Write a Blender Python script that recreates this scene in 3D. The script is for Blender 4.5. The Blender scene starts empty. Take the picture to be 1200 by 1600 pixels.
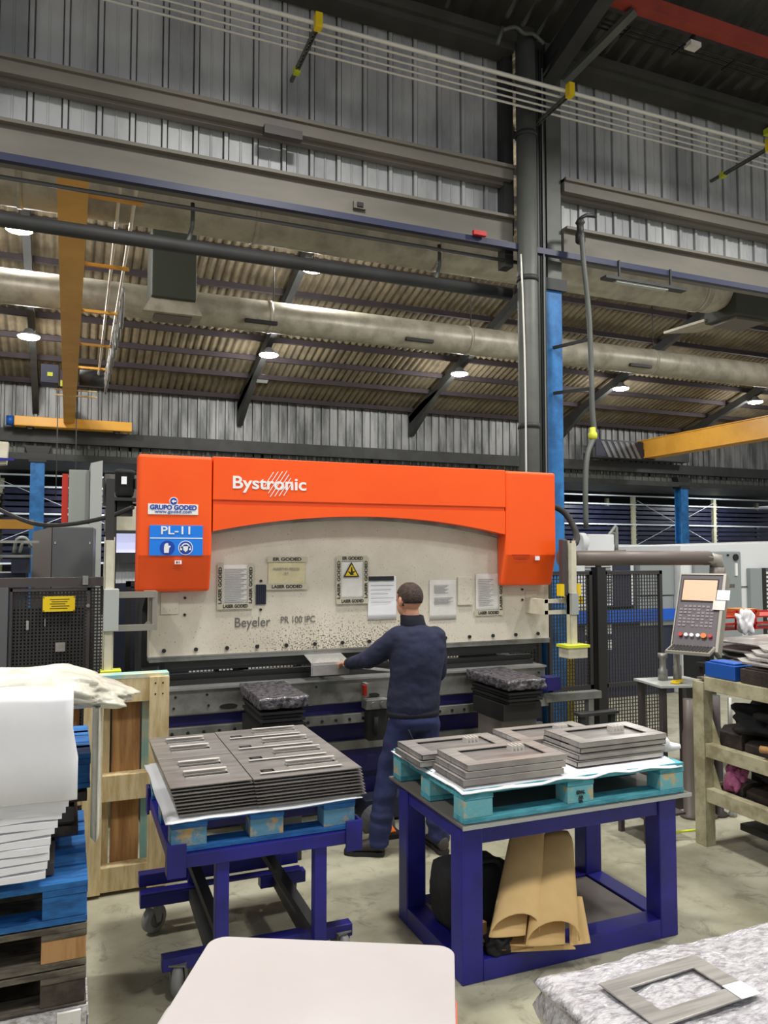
import bpy, bmesh, math, random
from mathutils import Vector, Matrix, noise
R = math.radians
PI = math.pi
random.seed(7)
SC = bpy.context.scene
COL = SC.collection

# ---------------------------------------------------------------- camera, world, lights, exposure
cam_d = bpy.data.cameras.new('camera')
cam = bpy.data.objects.new('camera', cam_d)
COL.objects.link(cam)
cam.location = (0, 0, 1.85)
cam.rotation_euler = (R(90 + 3.09), 0, R(-22.3))
cam_d.sensor_fit = 'VERTICAL'
cam_d.sensor_height = 36
cam_d.sensor_width = 27
cam_d.lens = 1205 / 1600 * 36
cam_d.clip_end = 200
SC.camera = cam
SC.view_settings.view_transform = 'Standard'
SC.view_settings.look = 'None'
SC.view_settings.gamma = 1
SC.view_settings.use_curve_mapping = False
SC.view_settings.exposure = 0.5

w = bpy.data.worlds.new('hall_ambience')
SC.world = w
w.use_nodes = True
w.node_tree.nodes['Background'].inputs[0].default_value = (0.93, 0.96, 1.0, 1)
w.node_tree.nodes['Background'].inputs[1].default_value = 0.32


def area(name, loc, size, energy, color=(1, 0.98, 0.93), rot=(0, 0, 0), spread=150):
    d = bpy.data.lights.new(name, 'AREA')
    d.shape = 'DISK'
    d.size = size
    d.energy = energy
    d.color = color
    d.spread = R(spread)
    o = bpy.data.objects.new(name, d)
    o.location = loc
    o.rotation_euler = rot
    COL.objects.link(o)


# high bay lamps of the near hall, above the frame
for lx, ly, en in ((-2.6, 0.8, 80), (1.6, 0.4, 62), (5.6, 0.8, 80), (9.6, 1.0, 90), (-2.6, 4.2, 110), (1.9, 3.9, 135), (6.2, 4.2, 125), (10.2, 4.2, 90)):
    area('high_bay_light', (lx, ly, 6.62), 0.55, en, spread=160)
# unseen fill lights, added to brighten the racks in the low storage bay
for lx in (-4, 1, 12, 18, 24):
    area('storage_bay_fill', (lx, 22.3, 4.05), 1.2, 95, color=(0.95, 0.98, 1), rot=(R(18), 0, 0), spread=170)
# high bay lamps of the far hall (housings follow below for the visible ones, the rest are bare unseen lights)
LAMPS_FAR = [(-0.84, 17.6, 6.5), (4.29, 17.6, 6.62), (9.34, 17.6, 6.62), (14.53, 17.6, 6.66), (19.7, 17.6, 6.66),
             (-0.86, 14.05, 7.4), (4.29, 14.05, 7.45), (9.4, 10.6, 7.3), (14.5, 10.6, 7.3), (6.0, 9.9, 6.6), (-0.9, 10.0, 6.9)]
for lx, ly, lz in LAMPS_FAR:
    d = bpy.data.lights.new('far_hall_light', 'POINT')
    d.energy = 125
    d.color = (1, 0.98, 0.94)
    d.shadow_soft_size = 0.16
    o = bpy.data.objects.new('far_hall_light', d)
    o.location = (lx, ly, lz - 0.28)
    COL.objects.link(o)


# ---------------------------------------------------------------- materials
def lin(c):
    return tuple(((x / 255) / 12.92 if x / 255 <= 0.04045 else ((x / 255 + 0.055) / 1.055) ** 2.4) for x in c)


def mat(name, rgb, rough=0.6, metal=0.0, rgb2=None, scale=6, mix=0.5, detail=6, bump=0, bscale=60, stretch=(1, 1, 1), ramp=(0.42, 0.62), emit=0, alpha=1, spec=None, coat=0):
    m = bpy.data.materials.new(name)
    m.use_nodes = True
    nt = m.node_tree
    b = nt.nodes['Principled BSDF']
    c = lin(rgb) + (1,)
    b.inputs['Base Color'].default_value = c
    b.inputs['Roughness'].default_value = rough
    b.inputs['Metallic'].default_value = metal
    b.inputs['Alpha'].default_value = alpha
    if coat:
        b.inputs['Coat Weight'].default_value = coat
    if spec is not None:
        b.inputs['Specular IOR Level'].default_value = spec
    if emit:
        b.inputs['Emission Color'].default_value = c
        b.inputs['Emission Strength'].default_value = emit
    if rgb2 or bump:
        tc = nt.nodes.new('ShaderNodeTexCoord')
        mp = nt.nodes.new('ShaderNodeMapping')
        mp.inputs['Scale'].default_value = stretch
        nt.links.new(tc.outputs['Object'], mp.inputs['Vector'])
    if rgb2:
        n = nt.nodes.new('ShaderNodeTexNoise')
        n.inputs['Scale'].default_value = scale
        n.inputs['Detail'].default_value = detail
        n.inputs['Roughness'].default_value = 0.62
        nt.links.new(mp.outputs[0], n.inputs['Vector'])
        r = nt.nodes.new('ShaderNodeValToRGB')
        r.color_ramp.elements[0].position = ramp[0]
        r.color_ramp.elements[1].position = ramp[1]
        r.color_ramp.elements[0].color = (0, 0, 0, 1)
        r.color_ramp.elements[1].color = (mix * 2 if mix < .5 else 1,) * 3 + (1,)
        nt.links.new(n.outputs['Fac'], r.inputs[0])
        x = nt.nodes.new('ShaderNodeMixRGB')
        x.inputs[1].default_value = c
        x.inputs[2].default_value = lin(rgb2) + (1,)
        nt.links.new(r.outputs[0], x.inputs[0])
        nt.links.new(x.outputs[0], b.inputs['Base Color'])
    if bump:
        n2 = nt.nodes.new('ShaderNodeTexNoise')
        n2.inputs['Scale'].default_value = bscale
        n2.inputs['Detail'].default_value = 4
        nt.links.new(mp.outputs[0], n2.inputs['Vector'])
        bp = nt.nodes.new('ShaderNodeBump')
        bp.inputs['Strength'].default_value = bump
        bp.inputs['Distance'].default_value = 0.02
        nt.links.new(n2.outputs['Fac'], bp.inputs['Height'])
        nt.links.new(bp.outputs[0], b.inputs['Normal'])
    return m


def glow(name, rgb, strength):
    m = bpy.data.materials.new(name)
    m.use_nodes = True
    nt = m.node_tree
    nt.nodes.clear()
    e = nt.nodes.new('ShaderNodeEmission')
    e.inputs[0].default_value = lin(rgb) + (1,)
    e.inputs[1].default_value = strength
    o = nt.nodes.new('ShaderNodeOutputMaterial')
    nt.links.new(e.outputs[0], o.inputs[0])
    return m


def ram_material():
    m = mat('ram_plate_paint', (226, 218, 201), 0.5, 0, (204, 194, 174), 2.2, 0.35, bump=0.04, bscale=30)
    nt = m.node_tree
    b = nt.nodes['Principled BSDF']
    src = b.inputs['Base Color'].links[0].from_socket
    tc = nt.nodes.new('ShaderNodeTexCoord')
    sp = nt.nodes.new('ShaderNodeSeparateXYZ')
    nt.links.new(tc.outputs['Object'], sp.inputs[0])
    n = nt.nodes.new('ShaderNodeTexNoise')
    n.inputs['Scale'].default_value = 85
    n.inputs['Detail'].default_value = 3
    nt.links.new(tc.outputs['Object'], n.inputs['Vector'])
    n3 = nt.nodes.new('ShaderNodeTexNoise')
    n3.inputs['Scale'].default_value = 2.0
    nt.links.new(tc.outputs['Object'], n3.inputs['Vector'])
    # grime rubbed in around the working zone low in the middle of the plate
    mr = nt.nodes.new('ShaderNodeMapRange')
    mr.inputs['From Min'].default_value = 1.50
    mr.inputs['From Max'].default_value = 1.20
    nt.links.new(sp.outputs['Z'], mr.inputs['Value'])
    dx = nt.nodes.new('ShaderNodeMath'); dx.operation = 'SUBTRACT'; dx.inputs[1].default_value = -0.12
    nt.links.new(sp.outputs['X'], dx.inputs[0])
    ab = nt.nodes.new('ShaderNodeMath'); ab.operation = 'ABSOLUTE'
    nt.links.new(dx.outputs[0], ab.inputs[0])
    mx = nt.nodes.new('ShaderNodeMapRange')
    mx.inputs['From Min'].default_value = 1.0
    mx.inputs['From Max'].default_value = 0.3
    nt.links.new(ab.outputs[0], mx.inputs['Value'])
    mu = nt.nodes.new('ShaderNodeMath'); mu.operation = 'MULTIPLY'
    nt.links.new(mr.outputs[0], mu.inputs[0]); nt.links.new(mx.outputs[0], mu.inputs[1])
    ad = nt.nodes.new('ShaderNodeMath'); ad.operation = 'MULTIPLY_ADD'; ad.inputs[1].default_value = 0.17
    nt.links.new(mu.outputs[0], ad.inputs[0]); nt.links.new(n.outputs['Fac'], ad.inputs[2])
    rp = nt.nodes.new('ShaderNodeValToRGB')
    rp.color_ramp.elements[0].position = 0.64
    rp.color_ramp.elements[1].position = 0.74
    nt.links.new(ad.outputs[0], rp.inputs[0])
    x = nt.nodes.new('ShaderNodeMixRGB')
    nt.links.new(rp.outputs[0], x.inputs[0])
    nt.links.new(src, x.inputs[1])
    x.inputs[2].default_value = lin((112, 104, 92)) + (1,)
    nt.links.new(x.outputs[0], b.inputs['Base Color'])
    return m


def floor_material():
    m = mat('worn_concrete', (176, 173, 152), 0.55, 0, (128, 124, 102), 1.1, 0.8, detail=9, bump=0.12, bscale=9, ramp=(0.40, 0.66))
    nt = m.node_tree
    b = nt.nodes['Principled BSDF']
    src = b.inputs['Base Color'].links[0].from_socket
    tc = nt.nodes.new('ShaderNodeTexCoord')
    n = nt.nodes.new('ShaderNodeTexNoise')
    n.inputs['Scale'].default_value = 5.5
    n.inputs['Detail'].default_value = 10
    n.inputs['Roughness'].default_value = 0.75
    n.inputs['Distortion'].default_value = 0.8
    nt.links.new(tc.outputs['Object'], n.inputs['Vector'])
    rp = nt.nodes.new('ShaderNodeValToRGB')
    rp.color_ramp.elements[0].position = 0.54
    rp.color_ramp.elements[1].position = 0.64
    rp.color_ramp.elements[1].color = (0.6, 0.6, 0.6, 1)
    nt.links.new(n.outputs['Fac'], rp.inputs[0])
    x = nt.nodes.new('ShaderNodeMixRGB')
    nt.links.new(rp.outputs[0], x.inputs[0])
    nt.links.new(src, x.inputs[1])
    x.inputs[2].default_value = lin((96, 92, 76)) + (1,)
    nt.links.new(x.outputs[0], b.inputs['Base Color'])
    return m


M = {}
M['floor'] = floor_material()
M['ram'] = ram_material()
M['red'] = mat('orange_red_enamel', (254, 92, 18), 0.38, 0, (248, 84, 14), 1.5, 0.3, coat=0.1)
M['red_edge'] = mat('red_paint', (196, 48, 30), 0.45)
M['wall'] = mat('galvanised_sheet', (198, 199, 199), 0.5, 0.15, (158, 160, 161), 1.4, 0.7, detail=8, stretch=(1, 1, 0.35), bump=0.03, bscale=4)
M['beam'] = mat('grimy_beam_paint', (124, 119, 110), 0.6, 0.05, (104, 101, 92), 1.2, 0.5, stretch=(0.3, 1, 1))
M['dark_steel'] = mat('dark_structural_steel', (58, 59, 59), 0.6, 0.1, (46, 47, 47), 3, 0.4)
M['black_steel'] = mat('black_steel', (38, 38, 38), 0.5, 0.1)
M['grey_steel'] = mat('grey_structural_steel', (100, 103, 98), 0.55, 0.15, (84, 87, 82), 2, 0.4)
M['roof'] = mat('fibre_cement_roof', (116, 105, 84), 0.85, 0, (92, 83, 66), 2, 0.6)
M['roof_dark'] = mat('dark_roof_sheet', (68, 68, 64), 0.8, 0, (56, 57, 52), 2, 0.5)
M['wall_far'] = mat('far_galvanised_sheet', (150, 151, 151), 0.5, 0.2, (96, 98, 99), 3.2, 0.8, detail=8, stretch=(1, 1, 0.2))
M['purlin'] = mat('purlin_steel', (50, 40, 44), 0.8, 0, (42, 34, 38), 3, 0.5)
M['duct'] = mat('galvanised_duct', (186, 180, 164), 0.4, 0.15, (156, 150, 136), 3, 0.5, detail=7, bump=0.03, bscale=6)
M['duct_box'] = mat('duct_box_paint', (56, 60, 50), 0.6)
M['orange_rail'] = mat('red_oxide_paint', (165, 66, 52), 0.6, 0, (140, 58, 46), 3, 0.4)
M['crane'] = mat('crane_yellow', (232, 172, 70), 0.42, 0, (218, 158, 60), 1.2, 0.5)
M['blue_post'] = mat('column_blue_paint', (44, 120, 186), 0.5, 0, (30, 92, 150), 5, 0.6, detail=8)
M['navy'] = mat('navy_blue_paint', (40, 38, 140), 0.42, 0, (32, 30, 112), 4, 0.5)
M['navy_dark'] = mat('machine_blue_paint', (42, 38, 112), 0.45, 0, (30, 28, 86), 3, 0.4)
M['navy_rail'] = mat('busbar_blue', (40, 46, 76), 0.5)
M['pal_blue'] = mat('blue_painted_wood', (38, 112, 182), 0.7, 0, (28, 84, 146), 9, 0.7, bump=0.15, stretch=(1, 4, 4))
M['pal_teal'] = mat('turquoise_painted_wood', (92, 176, 192), 0.7, 0, (64, 142, 158), 9, 0.7, bump=0.15, stretch=(1, 4, 4))
M['pal_block'] = mat('worn_blue_block', (92, 142, 172), 0.8, 0, (186, 158, 108), 14, 0.8, ramp=(0.5, 0.6), bump=0.2, bscale=40)
M['pal_block_teal'] = mat('worn_turquoise_block', (112, 182, 192), 0.8, 0, (190, 176, 138), 14, 0.8, ramp=(0.54, 0.62), bump=0.2, bscale=40)
M['wood'] = mat('pine_board', (220, 200, 156), 0.75, 0, (196, 170, 120), 6, 0.6, bump=0.1, stretch=(6, 6, 0.7))
M['wood_brown'] = mat('brown_board', (186, 142, 92), 0.75, 0, (150, 106, 62), 4, 0.7, bump=0.1, stretch=(6, 6, 0.6))
M['wood_grey'] = mat('weathered_wood', (120, 112, 98), 0.85, 0, (72, 66, 58), 5, 0.7, bump=0.2, stretch=(1, 5, 5))
M['wood_dark'] = mat('dark_wood', (96, 84, 72), 0.85, 0, (58, 50, 44), 5, 0.7, bump=0.2)
M['teal_stain'] = mat('blue_edge_paint', (148, 196, 192), 0.8, 0, (220, 205, 165), 5, 0.8)
M['plate'] = mat('oiled_steel_sheet', (138, 134, 131), 0.30, 0.15, (112, 108, 106), 3, 0.6, stretch=(1, 6, 1), bump=0.02)
M['plate_light'] = mat('brushed_steel_sheet', (182, 178, 173), 0.32, 0.4, (154, 150, 146), 5, 0.6, stretch=(0.6, 9, 1), bump=0.02)
M['plate_edge'] = mat('bright_bend_edge', (226, 222, 216), 0.3, 0.3)
M['steel'] = mat('bare_machine_steel', (158, 158, 152), 0.4, 0.45, (122, 122, 116), 4, 0.6, bump=0.03)
M['steel_bright'] = mat('bright_steel', (205, 205, 202), 0.25, 0.7)
M['paper'] = mat('white_paper', (232, 230, 224), 0.7, 0, (214, 212, 204), 6, 0.4)
M['paper_yellow'] = mat('yellowed_paper', (222, 212, 172), 0.7, 0, (206, 196, 152), 8, 0.5)
M['paper_white'] = mat('bright_paper', (244, 245, 248), 0.6)
M['tape'] = mat('printed_tape', (196, 190, 168), 0.5)
M['ink'] = mat('black_ink', (40, 40, 42), 0.7)
M['ink_mid'] = mat('faded_ink', (104, 102, 98), 0.6)
M['ink_grey'] = mat('grey_ink', (150, 150, 152), 0.7)
M['ink_red'] = mat('dark_red_ink', (150, 36, 14), 0.6)
M['sign_blue'] = mat('sign_blue', (22, 128, 236), 0.45)
M['badge_blue'] = mat('badge_blue', (20, 66, 170), 0.45)
M['white'] = mat('white_enamel', (240, 240, 238), 0.4)
M['sign_yellow'] = mat('sign_yellow', (240, 206, 22), 0.45)
M['lime'] = mat('lime_yellow', (214, 222, 60), 0.5)
M['navy_cloth'] = mat('navy_fleece', (34, 39, 66), 0.9, 0, (27, 31, 53), 6, 0.5, bump=0.25, bscale=22)
M['trouser'] = mat('navy_work_cotton', (34, 44, 88), 0.85, 0, (26, 33, 68), 5, 0.6, bump=0.5, bscale=9)
M['collar'] = mat('black_knit', (26, 27, 40), 0.95)
M['skin'] = mat('skin', (206, 152, 122), 0.55, 0, (190, 132, 104), 9, 0.4)
M['hair'] = mat('short_brown_hair', (74, 58, 50), 0.85, 0, (52, 40, 36), 40, 0.6, bump=0.5, bscale=120)
M['shoe'] = mat('scuffed_shoe_leather', (66, 58, 56), 0.6, 0, (46, 42, 42), 12, 0.5)
M['sole'] = mat('rubber_sole', (40, 38, 36), 0.8)
M['mesh'] = mat('black_mesh', (50, 48, 48), 0.55)
M['frame_brown'] = mat('dark_frame_paint', (72, 66, 66), 0.55)
M['cab_grey'] = mat('cabinet_grey', (156, 160, 152), 0.5)
M['cab_grey2'] = mat('cabinet_pale_grey', (178, 181, 176), 0.5)
M['cab_dark'] = mat('cabinet_dark_grey', (92, 93, 95), 0.5)
M['cab_dark2'] = mat('cabinet_warm_grey', (112, 106, 100), 0.5)
M['ivory'] = mat('ivory_paint', (214, 208, 186), 0.5, 0, (190, 184, 160), 6, 0.4)
M['alu'] = mat('aluminium', (190, 192, 188), 0.35, 0.5)
M['rubber'] = mat('rubber', (30, 30, 31), 0.7)
M['caster'] = mat('caster_tyre', (150, 150, 148), 0.5)
M['foam'] = mat('white_foam', (244, 244, 247), 0.8, 0, (234, 234, 238), 2, 0.4)
M['foam_edge'] = mat('foam_warm', (232, 228, 228), 0.8)
M['film'] = mat('clear_film', (226, 224, 208), 0.25, 0, (198, 196, 180), 7, 0.5, bump=0.8, bscale=7)
M['wrap'] = mat('stretch_wrap', (214, 212, 216), 0.16, 0.1, (168, 164, 168), 30, 0.6, detail=9, bump=1.0, bscale=34, ramp=(0.44, 0.62), coat=0.5, stretch=(1, 2.2, 1))
M['foil'] = mat('crumpled_film_cover', (112, 108, 114), 0.22, 0.3, (56, 54, 56), 30, 0.9, bump=0.8, bscale=40, ramp=(0.46, 0.60))
M['kraft'] = mat('kraft_paper', (222, 188, 130), 0.8, 0, (210, 174, 116), 3, 0.4)
M['kraft_shade'] = mat('kraft_inside_shade', (150, 116, 72), 0.85)  # kraft darkened in colour for the shaded inside of the folds
M['bag'] = mat('black_bag_fabric', (28, 28, 30), 0.85, bump=0.4, bscale=20)
M['board_white'] = mat('white_laminate', (190, 185, 184), 0.3, 0, (184, 178, 176), 1.5, 0.4)
M['board_rim'] = mat('coral_rim', (226, 112, 92), 0.5)
M['screen'] = mat('panel_screen', (216, 162, 132), 0.4, emit=0.3)
M['panel'] = mat('control_panel_face', (88, 80, 86), 0.5)
M['panel_trim'] = mat('control_panel_trim', (150, 146, 136), 0.4, 0.2)
M['boom'] = mat('boom_brown_grey', (104, 94, 88), 0.45)
M['machine_white'] = mat('machine_white', (226, 228, 230), 0.45)
M['machine_grey'] = mat('machine_grey', (146, 152, 154), 0.45)
M['machine_blue'] = mat('machine_blue', (28, 92, 196), 0.45)
M['machine_navy'] = mat('machine_dark_blue', (44, 48, 66), 0.5)
M['pane'] = mat('lit_machine_window', (206, 208, 244), 0.3, emit=0.6)
M['rack'] = mat('storage_rack_paint', (178, 176, 150), 0.5)
M['rack_beam'] = mat('rack_beam_white', (206, 214, 220), 0.4)
M['sheets'] = mat('stored_sheet_metal', (36, 40, 66), 0.4, 0.1, (24, 26, 46), 3, 0.5)
M['shelf_paint'] = mat('cream_worn_paint', (182, 176, 146), 0.65, 0, (146, 138, 108), 8, 0.6, bump=0.1)
M['rust'] = mat('oiled_dark_iron', (74, 66, 60), 0.5, 0.3, (48, 42, 40), 8, 0.6, bump=0.2)
M['pink'] = mat('pink_cloth', (200, 118, 160), 0.9, 0, (150, 70, 112), 12, 0.5)
M['tool_red'] = mat('tool_red', (186, 32, 26), 0.45)
M['tool_blue'] = mat('tool_blue', (24, 84, 170), 0.5)
M['amber'] = mat('amber_plastic', (180, 120, 40), 0.35)
M['knob_orange'] = mat('knob_orange', (232, 120, 40), 0.4)
M['knob_white'] = mat('knob_white', (230, 230, 230), 0.4)
M['key'] = mat('panel_key', (132, 122, 128), 0.5)
M['lamp_glass'] = glow('lamp_light', (255, 252, 244), 60)
M['lamp_house'] = mat('lamp_housing', (120, 122, 122), 0.5)
M['bus'] = mat('pale_conduit', (226, 224, 216), 0.35, 0.1)
M['glass'] = mat('bottle_plastic', (200, 216, 210), 0.1, alpha=0.35)
M['label_green'] = mat('bottle_label', (70, 130, 110), 0.5)
M['hose'] = mat('grey_hose', (84, 84, 84), 0.5)


# ---------------------------------------------------------------- mesh helpers
class MB:
    def __init__(s):
        s.bm = bmesh.new()
        s.mi = 0

    def face(s, vs):
        try:
            f = s.bm.faces.new(vs)
            f.material_index = s.mi
            return f
        except ValueError:
            return None

    def hexa(s, P):
        v = [s.bm.verts.new(p) for p in P]
        for q in ((3, 2, 1, 0), (4, 5, 6, 7), (0, 1, 5, 4), (1, 2, 6, 5), (2, 3, 7, 6), (3, 0, 4, 7)):
            s.face([v[i] for i in q])
        return s

    def box(s, a, b, rot=None, piv=None):
        x0, y0, z0 = [min(p, q) for p, q in zip(a, b)]
        x1, y1, z1 = [max(p, q) for p, q in zip(a, b)]
        P = [(x0, y0, z0), (x1, y0, z0), (x1, y1, z0), (x0, y1, z0), (x0, y0, z1), (x1, y0, z1), (x1, y1, z1), (x0, y1, z1)]
        if rot is not None:
            pv = Vector(piv) if piv is not None else Vector(((x0 + x1) / 2, (y0 + y1) / 2, (z0 + z1) / 2))
            P = [pv + rot @ (Vector(p) - pv) for p in P]
        return s.hexa(P)

    def bar(s, p, q, wx, wz=None, up=(0, 0, 1)):
        """square bar from p to q"""
        wz = wz or wx
        p, q = Vector(p), Vector(q)
        d = (q - p).normalized()
        u = Vector(up)
        if abs(d.dot(u)) > 0.98:
            u = Vector((0, 1, 0))
        a = d.cross(u).normalized() * wx / 2
        b = a.cross(d).normalized() * wz / 2
        s.hexa([p - a - b, p + a - b, q + a - b, q - a - b, p - a + b, p + a + b, q + a + b, q - a + b])
        return s

    def ring(s, c, ax, r, n, r2=None, up=None, rot=0):
        ax = Vector(ax).normalized()
        u = Vector(up) if up is not None else (Vector((0, 0, 1)) if abs(ax.z) < 0.9 else Vector((1, 0, 0)))
        a = ax.cross(u).normalized()
        b = a.cross(ax).normalized()
        r2 = r2 or r
        return [s.bm.verts.new(Vector(c) + a * r * math.cos(2 * PI * i / n + rot) + b * r2 * math.sin(2 * PI * i / n + rot)) for i in range(n)]

    def skin(s, rings, cap=True, smooth=True):
        for A, B in zip(rings, rings[1:]):
            n = len(A)
            for i in range(n):
                f = s.face([A[i], A[(i + 1) % n], B[(i + 1) % n], B[i]])
                if f and smooth:
                    f.smooth = True
        if cap:
            s.face(list(reversed(rings[0])))
            s.face(rings[-1])
        return s

    def cyl(s, p, q, r, r2=None, n=16, smooth=True):
        p, q = Vector(p), Vector(q)
        s.skin([s.ring(p, q - p, r, n), s.ring(q, q - p, r2 if r2 is not None else r, n)], smooth=smooth)
        return s

    def tube(s, pts, r, n=8, sub=1):
        P = [Vector(p) for p in pts]
        if sub > 1:
            Q = []
            for i in range(len(P) - 1):
                a = P[max(i - 1, 0)]; b = P[i]; c = P[i + 1]; d = P[min(i + 2, len(P) - 1)]
                for k in range(sub):
                    t = k / sub
                    Q.append(0.5 * ((2 * b) + (c - a) * t + (2 * a - 5 * b + 4 * c - d) * t * t + (3 * b - a - 3 * c + d) * t ** 3))
            Q.append(P[-1])
            P = Q
        rings = []
        up = Vector((0.12, 0.2, 1)).normalized()
        for i, p in enumerate(P):
            d = (P[min(i + 1, len(P) - 1)] - P[max(i - 1, 0)]).normalized()
            if abs(d.dot(up)) > 0.97:
                up = Vector((1, 0.3, 0)).normalized()
            if isinstance(r, (list, tuple)):
                f = i / (len(P) - 1) * (len(r) - 1)
                k = min(int(f), len(r) - 2)
                rr = r[k] + (r[k + 1] - r[k]) * (f - k)
            else:
                rr = r
            rings.append(s.ring(p, d, rr, n, up=up))
        return s.skin(rings)

    def lathe(s, c, prof, n=20, axis=(0, 0, 1)):
        ax = Vector(axis).normalized()
        rings = [s.ring(Vector(c) + ax * z, ax, max(r, 1e-4), n) for r, z in prof]
        return s.skin(rings)

    def prism(s, poly, axis, a, b):
        """poly: 2D points in the plane normal to axis ('x','y','z'), extruded from a to b"""
        def P(u, v, t):
            return {'x': (t, u, v), 'y': (u, t, v), 'z': (u, v, t)}[axis]
        A = [s.bm.verts.new(P(u, v, a)) for u, v in poly]
        B = [s.bm.verts.new(P(u, v, b)) for u, v in poly]
        n = len(poly)
        for i in range(n):
            s.face([A[i], A[(i + 1) % n], B[(i + 1) % n], B[i]])
        s.face(list(reversed(A)))
        s.face(B)
        return s

    def strip(s, prof, axis, a, b, thick=0.0):
        """open profile extruded (a bent or corrugated sheet)"""
        def P(u, v, t):
            return {'x': (t, u, v), 'y': (u, t, v), 'z': (u, v, t)}[axis]
        A = [s.bm.verts.new(P(u, v, a)) for u, v in prof]
        B = [s.bm.verts.new(P(u, v, b)) for u, v in prof]
        for i in range(len(prof) - 1):
            s.face([A[i], A[i + 1], B[i + 1], B[i]])
        return s

    def holed(s, x0, x1, y0, y1, z0, z1, holes):
        xs = sorted({x0, x1, *[v for h in holes for v in h[:2]]})
        ys = sorted({y0, y1, *[v for h in holes for v in h[2:]]})
        nx, ny = len(xs) - 1, len(ys) - 1

        def solid(i, j):
            if i < 0 or j < 0 or i >= nx or j >= ny:
                return False
            cx, cy = (xs[i] + xs[i + 1]) / 2, (ys[j] + ys[j + 1]) / 2
            return not any(h[0] < cx < h[1] and h[2] < cy < h[3] for h in holes)
        T = {}

        def v(i, j, k):
            if (i, j, k) not in T:
                T[(i, j, k)] = s.bm.verts.new((xs[i], ys[j], z1 if k else z0))
            return T[(i, j, k)]
        for i in range(nx):
            for j in range(ny):
                if not solid(i, j):
                    continue
                s.face([v(i, j, 1), v(i + 1, j, 1), v(i + 1, j + 1, 1), v(i, j + 1, 1)])
                s.face([v(i, j + 1, 0), v(i + 1, j + 1, 0), v(i + 1, j, 0), v(i, j, 0)])
                if not solid(i - 1, j): s.face([v(i, j, 0), v(i, j, 1), v(i, j + 1, 1), v(i, j + 1, 0)])
                if not solid(i + 1, j): s.face([v(i + 1, j, 0), v(i + 1, j + 1, 0), v(i + 1, j + 1, 1), v(i + 1, j, 1)])
                if not solid(i, j - 1): s.face([v(i, j, 0), v(i + 1, j, 0), v(i + 1, j, 1), v(i, j, 1)])
                if not solid(i, j + 1): s.face([v(i, j + 1, 0), v(i, j + 1, 1), v(i + 1, j + 1, 1), v(i + 1, j + 1, 0)])
        return s

    def grid_mesh(s, x0, x1, y, z0, z1, pitch=0.03, wd=0.012, axis='y', t=0.004):
        """welded guard mesh in the XZ plane at y (or YZ plane with axis 'x': x0..x1 run along Y, y is X)"""
        def B(a, b):
            if axis == 'y':
                s.box(a, b)
            else:
                s.box((a[1], a[0], a[2]), (b[1], b[0], b[2]))
        n = int((x1 - x0) / pitch)
        for i in range(n + 1):
            x = x0 + i * pitch
            B((x, y - t, z0), (x + wd, y + t, z1))
        n = int((z1 - z0) / pitch)
        for i in range(n + 1):
            z = z0 + i * pitch
            B((x0, y - t * .5, z), (x1, y + t * .5, z + wd))
        return s

    def xf(s, mtx):
        s.bm.transform(mtx)
        return s

    def build(s, name, mats, parent=None, bevel=0, seg=2, smooth=False, **kw):
        bmesh.ops.recalc_face_normals(s.bm, faces=s.bm.faces[:])
        me = bpy.data.meshes.new(name)
        if parent is not None:
            s.bm.transform(Matrix.Translation(-org(parent)))
        s.bm.to_mesh(me)
        s.bm.free()
        if smooth:
            for p in me.polygons:
                p.use_smooth = True
        for m in (mats if isinstance(mats, (list, tuple)) else [mats]):
            me.materials.append(M[m])
        o = bpy.data.objects.new(name, me)
        COL.objects.link(o)
        if parent is not None:
            o.parent = parent
        if bevel:
            b = o.modifiers.new('edge', 'BEVEL')
            b.width = bevel
            b.segments = seg
            b.limit_method = 'ANGLE'
        tag(o, **kw)
        return o


def org(o):
    """world origin of a thing (parts sit at its origin)"""
    while o.parent is not None:
        o = o.parent
    return Vector(o.location)


def tag(o, label=None, cat=None, group=None, kind=None):
    if label: o['label'] = label
    if cat: o['category'] = cat
    if group: o['group'] = group
    if kind: o['kind'] = kind
    return o


def thing(name, label, cat, loc, group=None):
    o = bpy.data.objects.new(name, None)
    o.empty_display_size = 0.1
    COL.objects.link(o)
    o.location = loc
    return tag(o, label, cat, group)


def dup(root, loc, rz=0, label=None, group=None):
    def cp(o, par):
        c = o.copy()
        COL.objects.link(c)
        if par: c.parent = par
        for ch in [x for x in KIDS.get(o.name, [])]:
            cp(ch, c)
        return c
    KIDS = {}
    for o in COL.objects:
        if o.parent: KIDS.setdefault(o.parent.name, []).append(o)
    r = cp(root, None)
    r.location = loc
    r.rotation_euler = (0, 0, rz)
    if label: r['label'] = label
    if group: r['group'] = group
    return r


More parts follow.
